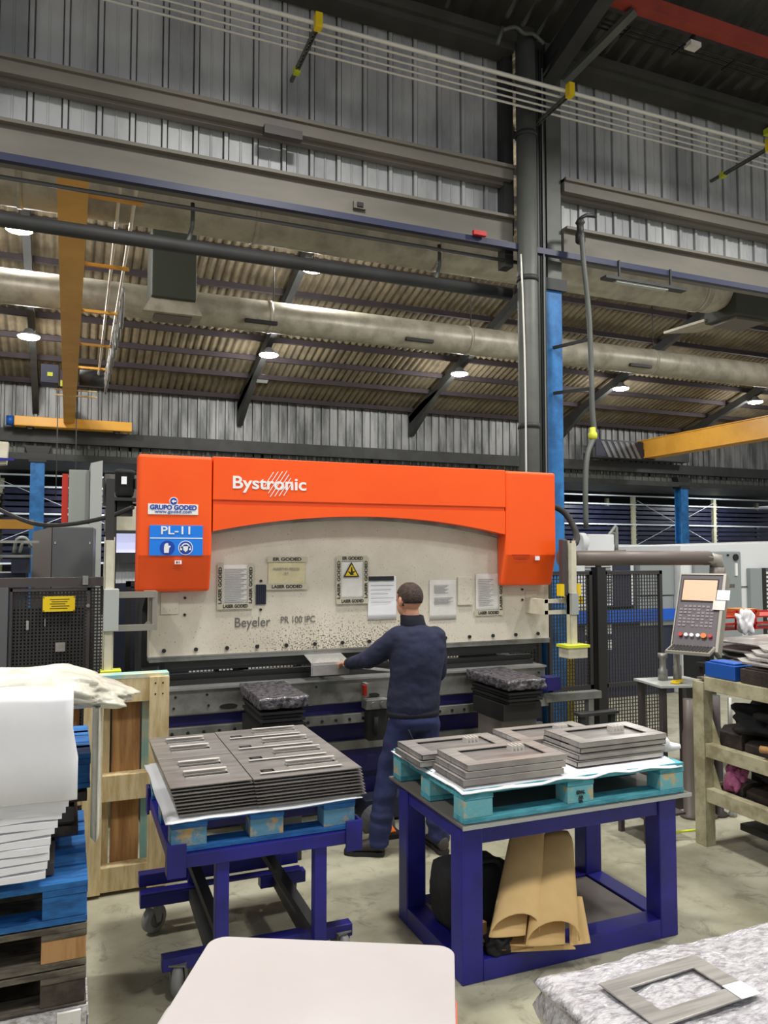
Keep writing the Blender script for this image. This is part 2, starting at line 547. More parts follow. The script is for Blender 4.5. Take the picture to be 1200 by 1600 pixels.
def text(body, size, loc, m, parent, rot=(PI / 2, 0, 0), bold=0.0, sx=1.0, align='CENTER', depth=0.001, shear=0, name='lettering', label=None, spacing=1.0):
    cu = bpy.data.curves.new('tmp', 'FONT')
    cu.body = body
    cu.size = size
    cu.align_x = align
    cu.align_y = 'CENTER'
    cu.extrude = depth
    cu.offset = bold
    cu.shear = shear
    cu.space_character = spacing
    t = bpy.data.objects.new('tmp', cu)
    COL.objects.link(t)
    dg = bpy.context.evaluated_depsgraph_get()
    dg.update()
    me = bpy.data.meshes.new_from_object(t.evaluated_get(dg))
    bpy.data.objects.remove(t)
    me.name = name
    mt = Matrix.Translation(Vector(loc) - (org(parent) if parent else Vector())) @ Matrix.Rotation(rot[2], 4, 'Z') @ Matrix.Rotation(rot[0], 4, 'X') @ Matrix.Diagonal((sx, 1, 1, 1))
    me.transform(mt)
    me.materials.clear()
    me.materials.append(M[m])
    o = bpy.data.objects.new(name, me)
    COL.objects.link(o)
    if parent: o.parent = parent
    tag(o, label)
    return o


def baked(o, name=None):
    """apply the modifiers of o into its mesh"""
    dg = bpy.context.evaluated_depsgraph_get()
    dg.update()
    me = bpy.data.meshes.new_from_object(o.evaluated_get(dg))
    o.modifiers.clear()
    o.data = me
    return o


def copies(o, offs):
    """repeat a part of a thing (same mesh) at the given offsets"""
    for d in offs:
        c = o.copy()
        COL.objects.link(c)
        c.location = Vector(o.location) + Vector(d)


def struct(o):
    o['kind'] = 'structure'
    return o


# ================================================================ THE SETTING
MB().box((-14, -7, -0.2), (34, 34, 0)).build('floor', 'floor', kind='structure')


def trapezoid(x0, x1, y, pitch, rib, d, minor=0.0):
    """corrugation profile (x, y) with ribs standing out towards -Y"""
    P = []
    x = x0
    while x < x1:
        P += [(x, y), (x + pitch - rib, y)]
        if minor:
            c = x + (pitch - rib) * 0.5
            P[-1:-1] = [(c - 0.012, y), (c - 0.004, y - minor), (c + 0.004, y - minor), (c + 0.012, y)]
        P += [(x + pitch - rib + 0.003, y + d), (x + pitch - rib + 0.011, y + d), (x + pitch - rib + 0.014, y - d * .5), (x + pitch - 0.014, y - d * .5), (x + pitch - 0.011, y + d), (x + pitch - 0.003, y + d)]
        x += pitch
    P.append((x, y))
    return P


# upper wall between the halls (left and right of the column)
for nm, x0, x1 in (('wall_back', -6.0, 4.30), ('wall_back.001', 4.70, 13.0)):
    m = MB()
    P = trapezoid(x0, x1, 6.86, 0.27 if x0 < 0 else 0.235, 0.062, 0.045, 0.008)
    P = [p for p in P if p[0] <= x1] + [(x1, 6.86)]
    A = [m.bm.verts.new((x, y, 5.2)) for x, y in P]
    B = [m.bm.verts.new((x, y, 7.25)) for x, y in P]
    A2 = [m.bm.verts.new((x, 6.94, 5.2)) for x, y in P]
    B2 = [m.bm.verts.new((x, 6.94, 7.25)) for x, y in P]
    for i in range(len(P) - 1):
        m.face([A[i], A[i + 1], B[i + 1], B[i]])
        m.face([A2[i], B2[i], B2[i + 1], A2[i + 1]])
    o = m.build('wall_back', 'wall', kind='structure')

# rails and the deep beam below the sheets
def cbeam(x0, x1, y, z0, z1, d, m='beam', lip=0.03):
    b = MB()
    b.box((x0, y - d, z0), (x1, y, z0 + lip * .5))
    b.box((x0, y - d, z1 - lip * .5), (x1, y, z1))
    b.box((x0, y - d * .62, z0), (x1, y - d * .5, z1))
    b.box((x0, y - d, z0), (x1, y - d + 0.008, z0 + lip))
    b.box((x0, y - d, z1 - lip), (x1, y - d + 0.008, z1))
    return b.build('trim_1', m, kind='structure')

for x0, x1 in ((-6, 4.17), (4.80, 13)):
    b = MB(); b.box((x0, 6.66, 5.69), (x1, 6.80, 5.83)); b.box((x0, 6.63, 5.80), (x1, 6.82, 5.835)); b.box((x0, 6.74, 5.66), (x1, 6.82, 5.70))
    b.build('trim_2', 'beam', kind='structure')
    b = MB()
    b.box((x0, 6.68, 5.02), (x1, 6.80, 5.27)); b.box((x0, 6.62, 5.27), (x1, 6.84, 5.30)); b.box((x0, 6.62, 4.99), (x1, 6.84, 5.02))
    b.box((x0, 6.79, 5.30), (x1, 6.84, 5.34))
    b.build('trim_3', 'beam', kind='structure')
    b = MB(); b.box((x0, 6.55, 7.10), (x1, 6.85, 7.2)); b.box((x0, 6.6, 7.03), (x1, 6.82, 7.10))
    b.build('trim_4', 'roof_dark', kind='structure')

# own hall roof: dark profiled sheets rising towards the camera, with purlins
def roofsheet(x0, x1, ya, za, yb, zb, pitch, amp, m, name, n=6, th=0.02):
    b = MB()
    k = int((x1 - x0) / pitch * n)
    up, dn = [], []
    for i in range(k + 1):
        x = x0 + (x1 - x0) * i / k
        o = amp * math.cos(2 * PI * i / n)
        up.append((b.bm.verts.new((x, ya, za + o)), b.bm.verts.new((x, yb, zb + o)), b.bm.verts.new((x, ya, za + o + th)), b.bm.verts.new((x, yb, zb + o + th))))
    for p, q in zip(up, up[1:]):
        b.face([p[0], q[0], q[1], p[1]]); b.face([p[2], p[3], q[3], q[2]])
        b.face([p[0], p[2], q[2], q[0]]); b.face([p[1], q[1], q[3], p[3]])
    return b.build(name, m, kind='structure', smooth=False)

roofsheet(-7, 14, 7.0, 7.42, -4.0, 10.4, 0.22, 0.02, 'roof_dark', 'ceiling')
for k, y in enumerate((6.2, 5.0, 3.8, 2.6, 1.4, 0.2)):
    z = 7.42 + (7.0 - y) * 0.271 - 0.1
    if k == 1:
        continue
    MB().box((-7, y - .035, z - .07), (14, y + .035, z + .07)).build('trim_5', 'purlin', kind='structure')
# the red oxide purlin that shows at the top right, its tie rod
o = MB().box((-7, 5.86, 7.28), (14, 5.98, 7.42)).build('trim_6', 'orange_rail', kind='structure')
MB().cyl((7.05, 5.86, 7.5), (7.75, 4.6, 7.95), 0.012).build('trim_7', 'orange_rail', kind='structure')
# rafter of the own hall over the column
b = MB(); b.bar((4.62, 6.7, 6.95), (4.62, -4, 9.95), 0.16, 0.26); b.build('trim_8', 'dark_steel', kind='structure')
b = MB(); b.bar((4.78, 6.6, 6.85), (5.12, 5.9, 7.25), 0.10, 0.05); b.build('trim_9', 'grey_steel', kind='structure')
b = MB(); b.bar((4.50, 6.6, 6.85), (4.62, 6.1, 7.2), 0.03, 0.03); b.build('trim_9', 'black_steel', kind='structure')
# cable tray beside the red purlin
b = MB()
for yy in (6.08, 6.14, 6.20):
    b.cyl((4.9, yy, 7.22), (14, yy, 7.22), 0.010, n=6)
for i in range(12):
    b.box((5.2 + i * .7, 6.05, 7.2), (5.22 + i * .7, 6.24, 7.215))
tag(b.build('cable_tray', 'black_steel'), 'black cable tray running beside the red roof purlin', 'cable tray')

# far hall: end wall with corrugated sheets, ridge roof, rafters, purlins, crane rail beam, columns
m = MB()
P = trapezoid(-12, 32, 21.0, 0.25, 0.09, 0.09)
m.strip(P, 'z', 4.5, 6.25)
m.strip([(x, y + .04) for x, y in P], 'z', 4.5, 6.25)
m.build('wall_far', 'wall_far', kind='structure')
ZR = lambda y: 6.1 + 0.31 * (21.0 - y) if y >= 13.4 else 8.456 - 0.16 * (13.4 - y)
roofsheet(-12, 32, 21.3, ZR(21.3), 13.4, ZR(13.4), 0.177, 0.028, 'roof', 'ceiling')
roofsheet(-12, 32, 13.4, ZR(13.4), 6.9, ZR(6.9), 0.177, 0.028, 'roof', 'ceiling')
for y in (20.7, 19.6, 18.75, 17.9, 17.0, 16.1, 15.0, 14.0, 12.6, 11.4, 10.2, 9.0, 7.8):
    z = ZR(y) - 0.09
    MB().box((-12, y - .04, z - .06), (32, y + .04, z + .06)).build('trim_10', 'purlin', kind='structure')
for X in (-5.9, -0.8, 4.3, 9.45, 14.55, 19.7, 24.8):
    b = MB()
    b.bar((X, 20.9, ZR(20.9) - .3), (X, 13.4, ZR(13.4) - .3), 0.14, 0.22)
    b.bar((X, 13.4, ZR(13.4) - .3), (X, 7.1, ZR(7.1) - .3), 0.14, 0.22)
    b.hexa([(X - .07, 20.95, 5.35), (X + .07, 20.95, 5.35), (X + .07, 20.85, 5.35), (X - .07, 20.85, 5.35),
            (X - .07, 20.95, 6.05), (X + .07, 20.95, 6.05), (X + .07, 18.9, ZR(18.9) - .35), (X - .07, 18.9, ZR(18.9) - .35)])
    b.build('trim_11', 'dark_steel', kind='structure')
MB().box((-12, 20.75, 4.60), (32, 20.95, 4.92)).build('trim_12', 'dark_steel', kind='structure')
MB().box((-12, 20.70, 4.16), (32, 20.80, 4.32)).build('trim_13', 'dark_steel', kind='structure')
m = MB(); m.strip(trapezoid(-12, 32, 20.98, 0.27, 0.10, 0.05), 'z', 4.3, 4.6); m.build('wall_far', 'grey_steel', kind='structure')
# far side wall behind the storage racks
MB().box((-14, 31, 0), (34, 31.2, 9)).build('wall_outer', 'black_steel', kind='structure')
MB().box((-12, 20.95, 4.2), (32, 31.0, 4.3)).build('ceiling', 'black_steel', kind='structure')

for X, lab in ((-0.72, 'blue far column standing left of the tall grey cabinet'), (19.75, 'blue far column between the storage racks above the white machine')):
    t = thing('steel_column', lab, 'column', (X, 20.85, 0), 'blue columns of the far wall')
    b = MB(); b.box((X - .16, 20.7, 0), (X + .16, 20.74, 4.2)); b.box((X - .16, 20.98, 0), (X + .16, 21.02, 4.2)); b.box((X - .03, 20.74, 0), (X + .03, 20.98, 4.2))
    b.build('shaft', 'blue_post', t)
    b = MB(); b.box((X - .2, 20.66, 4.1), (X + .2, 21.04, 4.2)); b.prism([(X - .16, 4.1), (X + .16, 4.1), (X + .3, 4.5), (X - .3, 4.5)], 'y', 20.72, 20.98)
    b.build('capital', 'black_steel', t)

# ---- main column between the halls with downpipe and cable ducts
t = thing('steel_column', 'blue and black building column right behind the press, from floor to roof', 'column', (4.62, 6.85, 0))
b = MB()
b.box((4.58, 6.72, 0), (4.79, 6.76, 4.62)); b.box((4.58, 6.98, 0), (4.79, 7.02, 4.62)); b.box((4.665, 6.76, 0), (4.705, 6.98, 4.62))
b.build('shaft', 'blue_post', t)
b = MB()
b.box((4.10, 6.72, 4.8), (4.20, 6.86, 7.3)); b.box((4.30, 6.72, 4.62), (4.60, 6.76, 7.3)); b.box((4.44, 6.98, 4.62), (4.86, 7.02, 7.3)); b.box((4.62, 6.76, 4.62), (4.68, 6.98, 7.3))
b.box((4.53, 6.69, 4.62), (4.84, 7.05, 4.74))
b.build('upper_shaft', 'dark_steel', t)
b = MB(); b.box((4.605, 6.70, 4.74), (4.78, 6.75, 7.3)); b.build('flange', 'grey_steel', t)
b = MB()
b.box((4.405, 6.60, 1.2), (4.515, 6.71, 7.1))
for i in range(3):
    b.box((4.41 + i * .036, 6.585, 1.2), (4.432 + i * .036, 6.60, 7.1))
b.build('cable_duct', 'black_steel', t)
b = MB()
b.tube([(4.47, 6.57, z) for z in [1.5 + .3 * i for i in range(19)]], 0.008, n=6)
b.build('cable', 'lamp_house', t)
t = thing('drain_pipe', 'fat grey vertical pipe rising in front of the column up to the roof', 'pipe', (4.34, 6.62, 0))
b = MB(); b.cyl((4.265, 6.56, 0), (4.265, 6.56, 7.22), 0.102, n=24); b.build('pipe', 'grey_steel', t)
b = MB(); b.cyl((4.265, 6.56, 1.6), (4.265, 6.56, 1.65), 0.112, n=24)
copies(b.build('clamp', 'dark_steel', t), [(0, 0, k * 1.5) for k in (1, 2, 3)])
b = MB(); b.tube([(4.15, 6.5, 4.85), (4.155, 6.48, 4.4), (4.167, 6.47, 3.6), (4.167, 6.47, 2.4)], 0.009, sub=3); b.build('cable', 'bus', t)
# thin conduit right of the column with valve
t = thing('air_pipe', 'thin grey air pipe with a valve dropping right of the column', 'pipe', (4.83, 6.5, 2.2))
b = MB(); b.tube([(4.78, 6.35, 5.08), (4.80, 6.35, 4.8), (4.86, 6.35, 4.2), (4.88, 6.35, 3.3), (4.9, 6.35, 3.05), (4.80, 6.33, 2.85), (4.76, 6.32, 2.55), (4.76, 6.32, 2.1)], 0.026, sub=4, n=10)
b.build('pipe', 'grey_steel', t)
b = MB(); b.lathe((4.88, 6.35, 3.0), [(.03, 0), (.045, .02), (.045, .06), (.03, .08), (.03, .12)], 12); b.build('valve', 'lime', t)
b = MB(); b.lathe((4.80, 6.4, 5.02), [(.03, 0), (.05, .02), (.05, .1), (.035, .12), (.035, .2), (.05, .22), (.03, .26)], 12); b.tube([(4.80, 6.4, 5.28), (4.86, 6.38, 5.32), (4.98, 6.38, 5.33)], .02, sub=2); b.build('regulator', 'black_steel', t)
b = MB(); b.bar((4.66, 6.7, 4.0), (4.88, 6.36, 4.03), .03); b.bar((4.66, 6.7, 3.52), (4.88, 6.36, 3.52), .03); b.build('bracket', 'black_steel', t)

# ---- horizontal services on the wall
o = tag(MB().box((-6, 6.56, 4.925), (13, 6.62, 4.985)).build('busbar', 'navy_rail'), 'dark blue busbar running along under the deep wall beam', 'busbar')
t = thing('dark_pipe_rail', 'thick dark horizontal bar crossing in front of the yellow crane girder at left', 'rail', (2.0, 7.0, 4.6))
b = MB(); b.cyl((-5, 6.95, 4.60), (4.30, 6.95, 4.60), 0.062, n=14); b.build('bar', 'dark_steel', t)
for x in (0.98, 3.45):
    b = MB(); b.tube([(x, 6.93, 5.0), (x, 6.93, 4.78), (x - .06, 6.93, 4.58)], .02, sub=2); b.build('hanger', 'grey_steel', t)
b = MB(); b.tube([(-6, 6.75, 4.86), (1, 6.75, 4.87), (4.3, 6.75, 4.87)], .018); tag(b.build('thin_conduit', 'hose'), 'thin grey conduit running parallel under the dark blue busbar', 'conduit')
b = MB(); b.box((3.62, 6.5, 4.975), (3.76, 6.54, 5.02)); tag(b.build('rail_marker', 'tool_red'), 'small red marker clipped on the dark blue busbar left of the column', 'marker')
t = thing('wall_tube_light', 'pale tube light strip right of the column under the wall beam', 'light', (5.9, 6.5, 4.8))
b = MB(); b.box((5.35, 6.52, 4.74), (6.05, 6.58, 4.76)); b.build('tube', 'cab_grey2', t)
b = MB(); b.box((5.2, 6.5, 4.76), (6.3, 6.6, 4.79)); b.box((5.4, 6.54, 4.79), (5.42, 6.56, 4.99)); b.box((6.1, 6.54, 4.79), (6.12, 6.56, 4.99)); b.build('housing', 'dark_steel', t)
t = thing('wall_box', 'small pale socket box fixed on the deep wall beam', 'box', (2.4, 6.66, 5.12))
b = MB(); b.box((2.42, 6.64, 5.09), (2.54, 6.68, 5.16)); b.build('box', 'beam', t)
b = MB(); b.box((2.45, 6.625, 5.105), (2.51, 6.64, 5.145)); b.build('socket', 'black_steel', t)
b = MB(); b.box((1.55, 6.58, 5.60), (1.9, 6.66, 5.68)); tag(b.build('rail_splice', 'frame_brown'), 'brown splice bracket under the middle wall rail', 'bracket')

# conduit rack with five pale pipes under the roof
for i, (dy, r) in enumerate(((6.04, .020), (6.14, .013), (6.24, .010), (6.33, .010), (6.42, .012))):
    b = MB(); b.cyl((-4, dy, 6.33), (13, dy, 6.33), r, n=8)
    tag(b.build('conduit', 'bus'), ['nearest and thickest of the five pale conduits under the roof', 'second of the five pale roof conduits counted from the room side',
        'middle one of the five pale conduits under the roof', 'second of the five pale roof conduits counted from the wall', 'pale roof conduit nearest the wall, lowest in the picture'][i], 'conduit', 'pale conduits on brackets under the roof')
for i, x in enumerate((1.86, 4.40, 7.02)):
    t = thing('conduit_bracket', ['trellis bracket with yellow caps carrying the conduits left of the column', 'trellis bracket with a yellow cap carrying the conduits at the column', 'trellis bracket carrying the conduits at the right edge of the picture'][i], 'bracket', (x, 6.3, 6.3), 'brackets of the roof conduits')
    b = MB()
    b.box((x - .02, 5.98, 6.27), (x - .012, 6.66, 6.30)); b.box((x + .012, 5.98, 6.27), (x + .02, 6.66, 6.30))
    for k in range(7):
        b.bar((x - .016, 6.0 + k * .09, 6.285), (x + .016, 6.045 + k * .09, 6.285), .008, .02)
        b.bar((x + .016, 6.045 + k * .09, 6.285), (x - .016, 6.09 + k * .09, 6.285), .008, .02)
    b.build('trellis', 'grey_steel', t)
    b = MB(); b.box((x - .03, 5.96, 6.25), (x + .03, 6.03, 6.38)); b.build('cap', 'sign_yellow', t)
    b = MB(); b.box((x - .028, 6.62, 6.25), (x + .028, 6.68, 6.31)); b.build('cap', 'lime', t)
    b = MB(); b.bar((x, 6.66, 6.29), (x, 6.83, 6.29), .03); b.build('wall_plate', 'grey_steel', t)
t = thing('roof_camera', 'small pale device fixed beside the red roof purlin', 'device', (5.95, 6.0, 7.2))
b = MB(); b.box((5.92, 5.98, 7.17), (6.06, 6.08, 7.22)); b.build('body', 'paper', t)
b = MB(); b.box((5.97, 6.0, 7.22), (6.0, 6.05, 7.3)); b.build('mount', 'black_steel', t)
t = thing('wall_floodlight', 'small floodlight on the wall top near the right picture edge', 'light', (8.0, 6.7, 6.9))
b = MB(); b.box((7.72, 6.55, 6.92), (7.86, 6.68, 6.99)); b.build('body', 'lime', t)
b = MB(); b.bar((7.79, 6.62, 6.99), (7.79, 6.72, 7.06), .02); b.build('arm', 'grey_steel', t)
b = MB(); b.tube([(3.9, 6.4, 7.05), (4.05, 6.4, 7.12), (4.15, 6.4, 7.08), (4.27, 6.42, 7.12), (4.4, 6.42, 7.05)], .02, sub=3)
b.tube([(3.85, 6.42, 6.9), (3.9, 6.4, 7.08)], .02)
tag(b.build('pipe_spout', 'grey_steel'), 'bent grey pipe joining the top of the fat vertical pipe', 'pipe')

# ---- ducts
def duct(pts, r, label, seams, at):
    t = thing('ventilation_duct', label, 'duct', at)
    b = MB()
    n = 28
    (x0, y, z), (x1, _, _) = pts
    rings = []
    k = int((x1 - x0) / 0.1)
    for i in range(k + 1):
        rr = r * (1.012 if i % 2 else 1.0)
        rings.append(b.ring((x0 + (x1 - x0) * i / k, y, z), (1, 0, 0), rr, n))
    b.skin(rings)
    b.build('tube', 'duct', t)
    for x in seams:
        b = MB(); b.cyl((x - .03, y, z), (x + .03, y, z), r * 1.05, n=n); b.build('seam_band', 'duct', t)
        b = MB(); b.cyl((x + .1, y, z + r), (x + .1, y, ZR(y) - .1), .012, n=6); b.build('hanger_rod', 'black_steel', t)
    return t

t = duct(((-6, 9.0, 5.87), (9.0, 9.0, 5.87)), 0.28, 'fat galvanised duct nearest the wall opening, running left to right', (-0.55, 2.0, 4.4, 6.2, 8.9), (0, 9.0, 5.5))
b = MB(); b.tube([(8.98, 9.0, 5.87), (9.15, 9.0, 5.87), (9.28, 9.0, 5.92), (9.36, 9.0, 5.98)], .275, n=24, sub=2); b.build('elbow', 'duct', t)
t = duct(((-9, 14.0, 6.28), (24, 14.0, 6.28)), 0.29, 'fat galvanised duct farther back under the sloping roof', (-3, 3.4, 7.6, 12.4), (0, 14.0, 6.0))
for dx in (2.9, 6.1, 11.6):
    b = MB(); b.box((dx, 13.70, 6.06), (dx + .6, 13.78, 6.12)); b.build('grille_slot', 'black_steel', t)
t = thing('air_handling_box', 'dark olive box hanging at left between the two ducts', 'ventilation unit', (1.5, 13.2, 5.9))
b = MB(); b.box((1.17, 12.7, 6.0), (1.88, 13.5, 7.2)); b.build('casing', 'duct_box', t, bevel=.02)
b = MB(); b.prism([(1.17, 6.0), (1.88, 6.0), (2.0, 5.78), (1.05, 5.78)], 'y', 12.8, 13.4); b.build('outlet_hood', 'duct', t)
b = MB(); b.box((1.24, 12.9, 5.75), (1.84, 13.3, 5.78)); b.build('grille', 'cab_dark2', t)
b = MB()
for x in (1.2, 1.85):
    b.box((x - .015, 13.0, 7.2), (x + .015, 13.03, ZR(13)))
b.build('hanger', 'black_steel', t)
t = thing('air_handling_box', 'dark olive box at right on the end of the near duct', 'ventilation unit', (9.7, 9.0, 5.8))
b = MB(); b.box((9.4, 8.7, 5.52), (10.2, 9.35, 6.4)); b.build('casing', 'duct_box', t, bevel=.02)
b = MB(); b.hexa([(9.35, 9.3, 5.56), (10.1, 9.3, 5.66), (10.0, 10.1, 5.66), (9.25, 10.1, 5.56), (9.35, 9.3, 5.60), (10.1, 9.3, 5.70), (10.0, 10.1, 5.70), (9.25, 10.1, 5.60)]); b.build('diffuser_flap', 'duct', t)
b = MB(); b.box((9.5, 8.8, 5.48), (10.1, 9.3, 5.52)); b.build('grille', 'cab_dark2', t)
b = MB(); b.box((9.6, 9.0, 6.4), (9.63, 9.03, ZR(9) - .1)); b.box((10.0, 9.0, 6.4), (10.03, 9.03, ZR(9) - .1)); b.build('hanger', 'black_steel', t)

# ---- high bay lamps of the far hall
names = ['at the left edge, above the crane hoist', 'in the middle, above the small floodlight', 'right of the middle, in front of a dark rafter', 'right of the column, in the row along the far wall', 'at the right edge above the second crane',
         'at the upper left beside the yellow girder', 'at the upper middle just below the near duct']
for i, (x, y, z) in enumerate(LAMPS_FAR[:7]):
    t = thing('high_bay_lamp', 'lit round high bay lamp ' + names[i], 'lamp', (x, y, z), 'lit lamps under the far roof')
    b = MB(); b.lathe((x, y, z - .10), [(.22, 0), (.23, .03), (.12, .08), (.07, .16), (.02, .18)], 20); b.build('reflector', 'lamp_house', t)
    b = MB(); b.lathe((x, y, z - .16), [(.02, 0), (.14, .012), (.21, .035), (.22, .06)], 20); b.build('lens', 'lamp_glass', t)
    b = MB(); b.cyl((x, y, z + .06), (x, y, ZR(y) - .05), .01, n=6); b.build('suspension', 'black_steel', t)
t = thing('floodlight', 'unlit grey floodlight on a dark column head of the far wall', 'light', (4.1, 20.0, 6.4))
b = MB(); b.box((4.33, 19.6, 6.36), (4.78, 19.8, 6.50), rot=Matrix.Rotation(R(-20), 3, 'X')); b.build('body', 'cab_grey2', t)
b = MB(); b.bar((4.5, 19.75, 6.42), (4.35, 20.6, 6.3), .05); b.build('arm', 'dark_steel', t)

# ---- bridge crane at left
t = thing('bridge_crane', 'yellow bridge crane girder spanning away to the far wall at left', 'crane', (0, 14, 4.9))
b = MB(); b.box((-.15, 6.95, 5.06), (.11, 20.7, 5.08)); b.box((-.15, 6.95, 5.5), (.11, 20.7, 5.53)); b.box((-.13, 6.95, 5.08), (.09, 20.7, 5.5)); b.build('girder', 'crane', t)
b = MB(); b.box((-1.25, 20.35, 4.93), (1.45, 20.68, 5.17)); b.build('end_carriage', 'crane', t, bevel=.02)
b = MB()
for x in (-.9, 1.1):
    b.cyl((x, 20.45, 4.97), (x, 20.58, 4.97), .1, n=16)
b.build('wheel', 'black_steel', t)
b = MB(); b.cyl((-1.42, 20.5, 5.06), (-1.26, 20.5, 5.06), .12, n=16); b.build('travel_motor', 'tool_blue', t, label='blue travel motor')
b = MB()
b.box((-.56, 16.6, 5.26), (-.24, 17.1, 5.62)); b.box((-.2, 16.7, 5.2), (-.14, 17.0, 5.55))
b.build('hoist_gearbox', 'navy_rail', t)
b = MB(); b.box((-.44, 16.58, 5.38), (-.34, 16.6, 5.46)); b.box((-.2, 16.68, 5.22), (-.15, 16.7, 5.34)); b.build('hoist_plate', 'lime', t)
b = MB(); b.cyl((.16, 16.8, 5.45), (.62, 16.8, 5.45), .16, n=20); b.build('hoist_drum', 'rubber', t)
b = MB(); b.box((-.3, 16.75, 5.04), (.5, 16.8, 5.07)); b.box((-.3, 16.75, 5.16), (.5, 16.8, 5.18)); b.build('trolley_bar', 'wood', t)
for x in (-.24, .12):
    b = MB(); b.cyl((x, 17.0, 5.3), (x, 17.0, 3.0), .012, n=6); b.build('hoist_rope', 'hose', t)
for x0, x1 in ((.40, .52), (.56, .66)):
    b = MB(); b.tube([(x0, 7.2, 5.55), (x0 + (x1 - x0) * .3, 9, 5.55), (x1, 17, 5.50)], .02, n=6); b.build('festoon_rail', 'bus', t)
for y in (8.2, 10.2, 12.2, 14.2, 16.0):
    b = MB(); b.box((.09, y - .02, 5.46), (.66, y + .02, 5.50)); b.build('rail_bracket', 'crane', t)
b = MB()
for k in range(9):
    y = 11 + k * .6
    b.tube([(.64, y, 5.5), (.64, y + .1, 5.18), (.64, y + .3, 5.02), (.64, y + .5, 5.18), (.64, y + .6, 5.5)], .02, n=6, sub=2)
b.build('festoon_cable', 'lamp_house', t)

# ---- second bridge crane at the right
t = thing('bridge_crane', 'orange-yellow crane girder entering from the right edge toward the far wall', 'crane', (17.8, 15, 4.9))
b = MB(); b.box((17.64, 10.5, 5.02), (18.14, 20.6, 5.05)); b.box((17.64, 10.5, 5.60), (18.14, 20.6, 5.63)); b.box((17.68, 10.5, 5.05), (18.1, 20.6, 5.60)); b.build('girder', 'crane', t)
b = MB(); b.box((15.6, 20.3, 4.96), (19.6, 20.65, 5.3)); b.build('end_carriage', 'dark_steel', t)
b = MB()
for k in range(6):
    x = 16.2 + k * .24
    b.hexa([(x, 20.26, 4.98), (x + .12, 20.26, 4.98), (x + .12, 20.3, 4.98), (x, 20.3, 4.98), (x - .3, 20.26, 5.5), (x - .18, 20.26, 5.5), (x - .18, 20.3, 5.5), (x - .3, 20.3, 5.5)])
b.build('hazard_stripes', 'lamp_house', t)
b = MB(); b.box((15.7, 20.28, 5.0), (17.6, 20.6, 5.55)); b.build('bumper_plate', 'machine_navy', t)
b = MB(); b.cyl((17.2, 14.6, 5.72), (18.5, 14.6, 5.72), .24, n=18); b.box((17.3, 14.3, 5.64), (18.4, 14.9, 5.7)); b.build('hoist_motor', 'tool_blue', t)


# ================================================================ THE PRESS BRAKE
t = thing('press_brake', 'big orange-red and beige press brake the worker stands at', 'machine', (1.96, 5.6, 0))
press = t
# ram plate
b = MB(); b.box((.497, 5.20, 1.175), (3.547, 5.31, 2.40))
ram = b.build('ram', 'ram', t, bevel=.004)
b = MB()
b.cyl((.592, 5.188, 1.222), (.592, 5.20, 1.222), .013, n=12)
copies(b.build('bolt', 'black_steel', ram), [(i * .2035, 0, 0) for i in range(1, 15)])
b = MB(); b.cyl((.72, 5.19, 1.56), (.72, 5.20, 1.56), .009, n=10)
copies(b.build('screw', 'black_steel', ram), [(x - .72, 0, z - 1.56) for x, z in ((.72, 1.45), (3.30, 1.57), (3.30, 1.49), (1.225, 1.665), (1.225, 1.47))])
b = MB(); b.box((.50, 5.19, 1.150), (3.545, 5.33, 1.176)); b.box((.50, 5.185, 1.176), (3.545, 5.2, 1.186)); b.build('lower_edge', 'steel', ram)
for x0, x1, z0, z1 in ((.565, .68, 1.455, 1.60), (3.33, 3.44, 1.475, 1.56)):
    b = MB(); b.box((x0, 5.192, z0), (x1, 5.2, z1)); q = b.build('inspection_cover', 'ram', ram, bevel=.003)
b = MB(); b.box((1.19, 5.196, 1.505), (1.257, 5.2, 1.635)); b.grid_mesh(1.19, 1.257, 5.194, 1.505, 1.635, .013, .005); b.build('vent_mesh', 'machine_navy', ram)
b = MB(); b.box((2.73, 5.185, 1.462), (2.853, 5.2, 1.676)); q = b.build('cover_plate', 'ram', ram, bevel=.003)
text('Beyeler', .092, (1.045, 5.197, 1.385), 'ink_mid', ram, align='LEFT', sx=.88)
text('PR 100 IPC', .066, (1.362, 5.197, 1.393), 'ink_mid', ram, align='LEFT', sx=.82)

# end covers
prof = [(5.05, 2.48), (5.05, 1.84), (5.115, 1.605), (5.19, 1.605), (5.19, 2.48)]
lc = MB().prism(prof, 'x', .402, .866).build('end_cover', 'red', t, bevel=.02, seg=3, label='left orange end cover with signs')
rc = MB().prism(prof, 'x', 3.072, 3.522).build('end_cover', 'red', t, bevel=.02, seg=3, label='right orange end cover')
b = MB(); b.box((.870, 5.05, 2.20), (3.068, 5.19, 2.483)); b.box((.872, 5.062, 2.17), (3.066, 5.19, 2.21))
tc_ = b.build('top_cover', 'red', t, bevel=.004)
arc = [(.872 + 2.194 * i / 24, 1.995 + .115 * (1 - ((i - 12) / 12) ** 2)) for i in range(25)]
b = MB(); b.prism(arc + [(3.066, 2.172), (.872, 2.172)], 'y', 5.056, 5.19)
b.build('arched_skirt', 'red', t)
b = MB(); b.prism([(x, z - .022) for x, z in arc] + [(x, z + .02) for x, z in reversed(arc)], 'y', 5.15, 5.20); b.build('skirt_lip', 'steel', t)

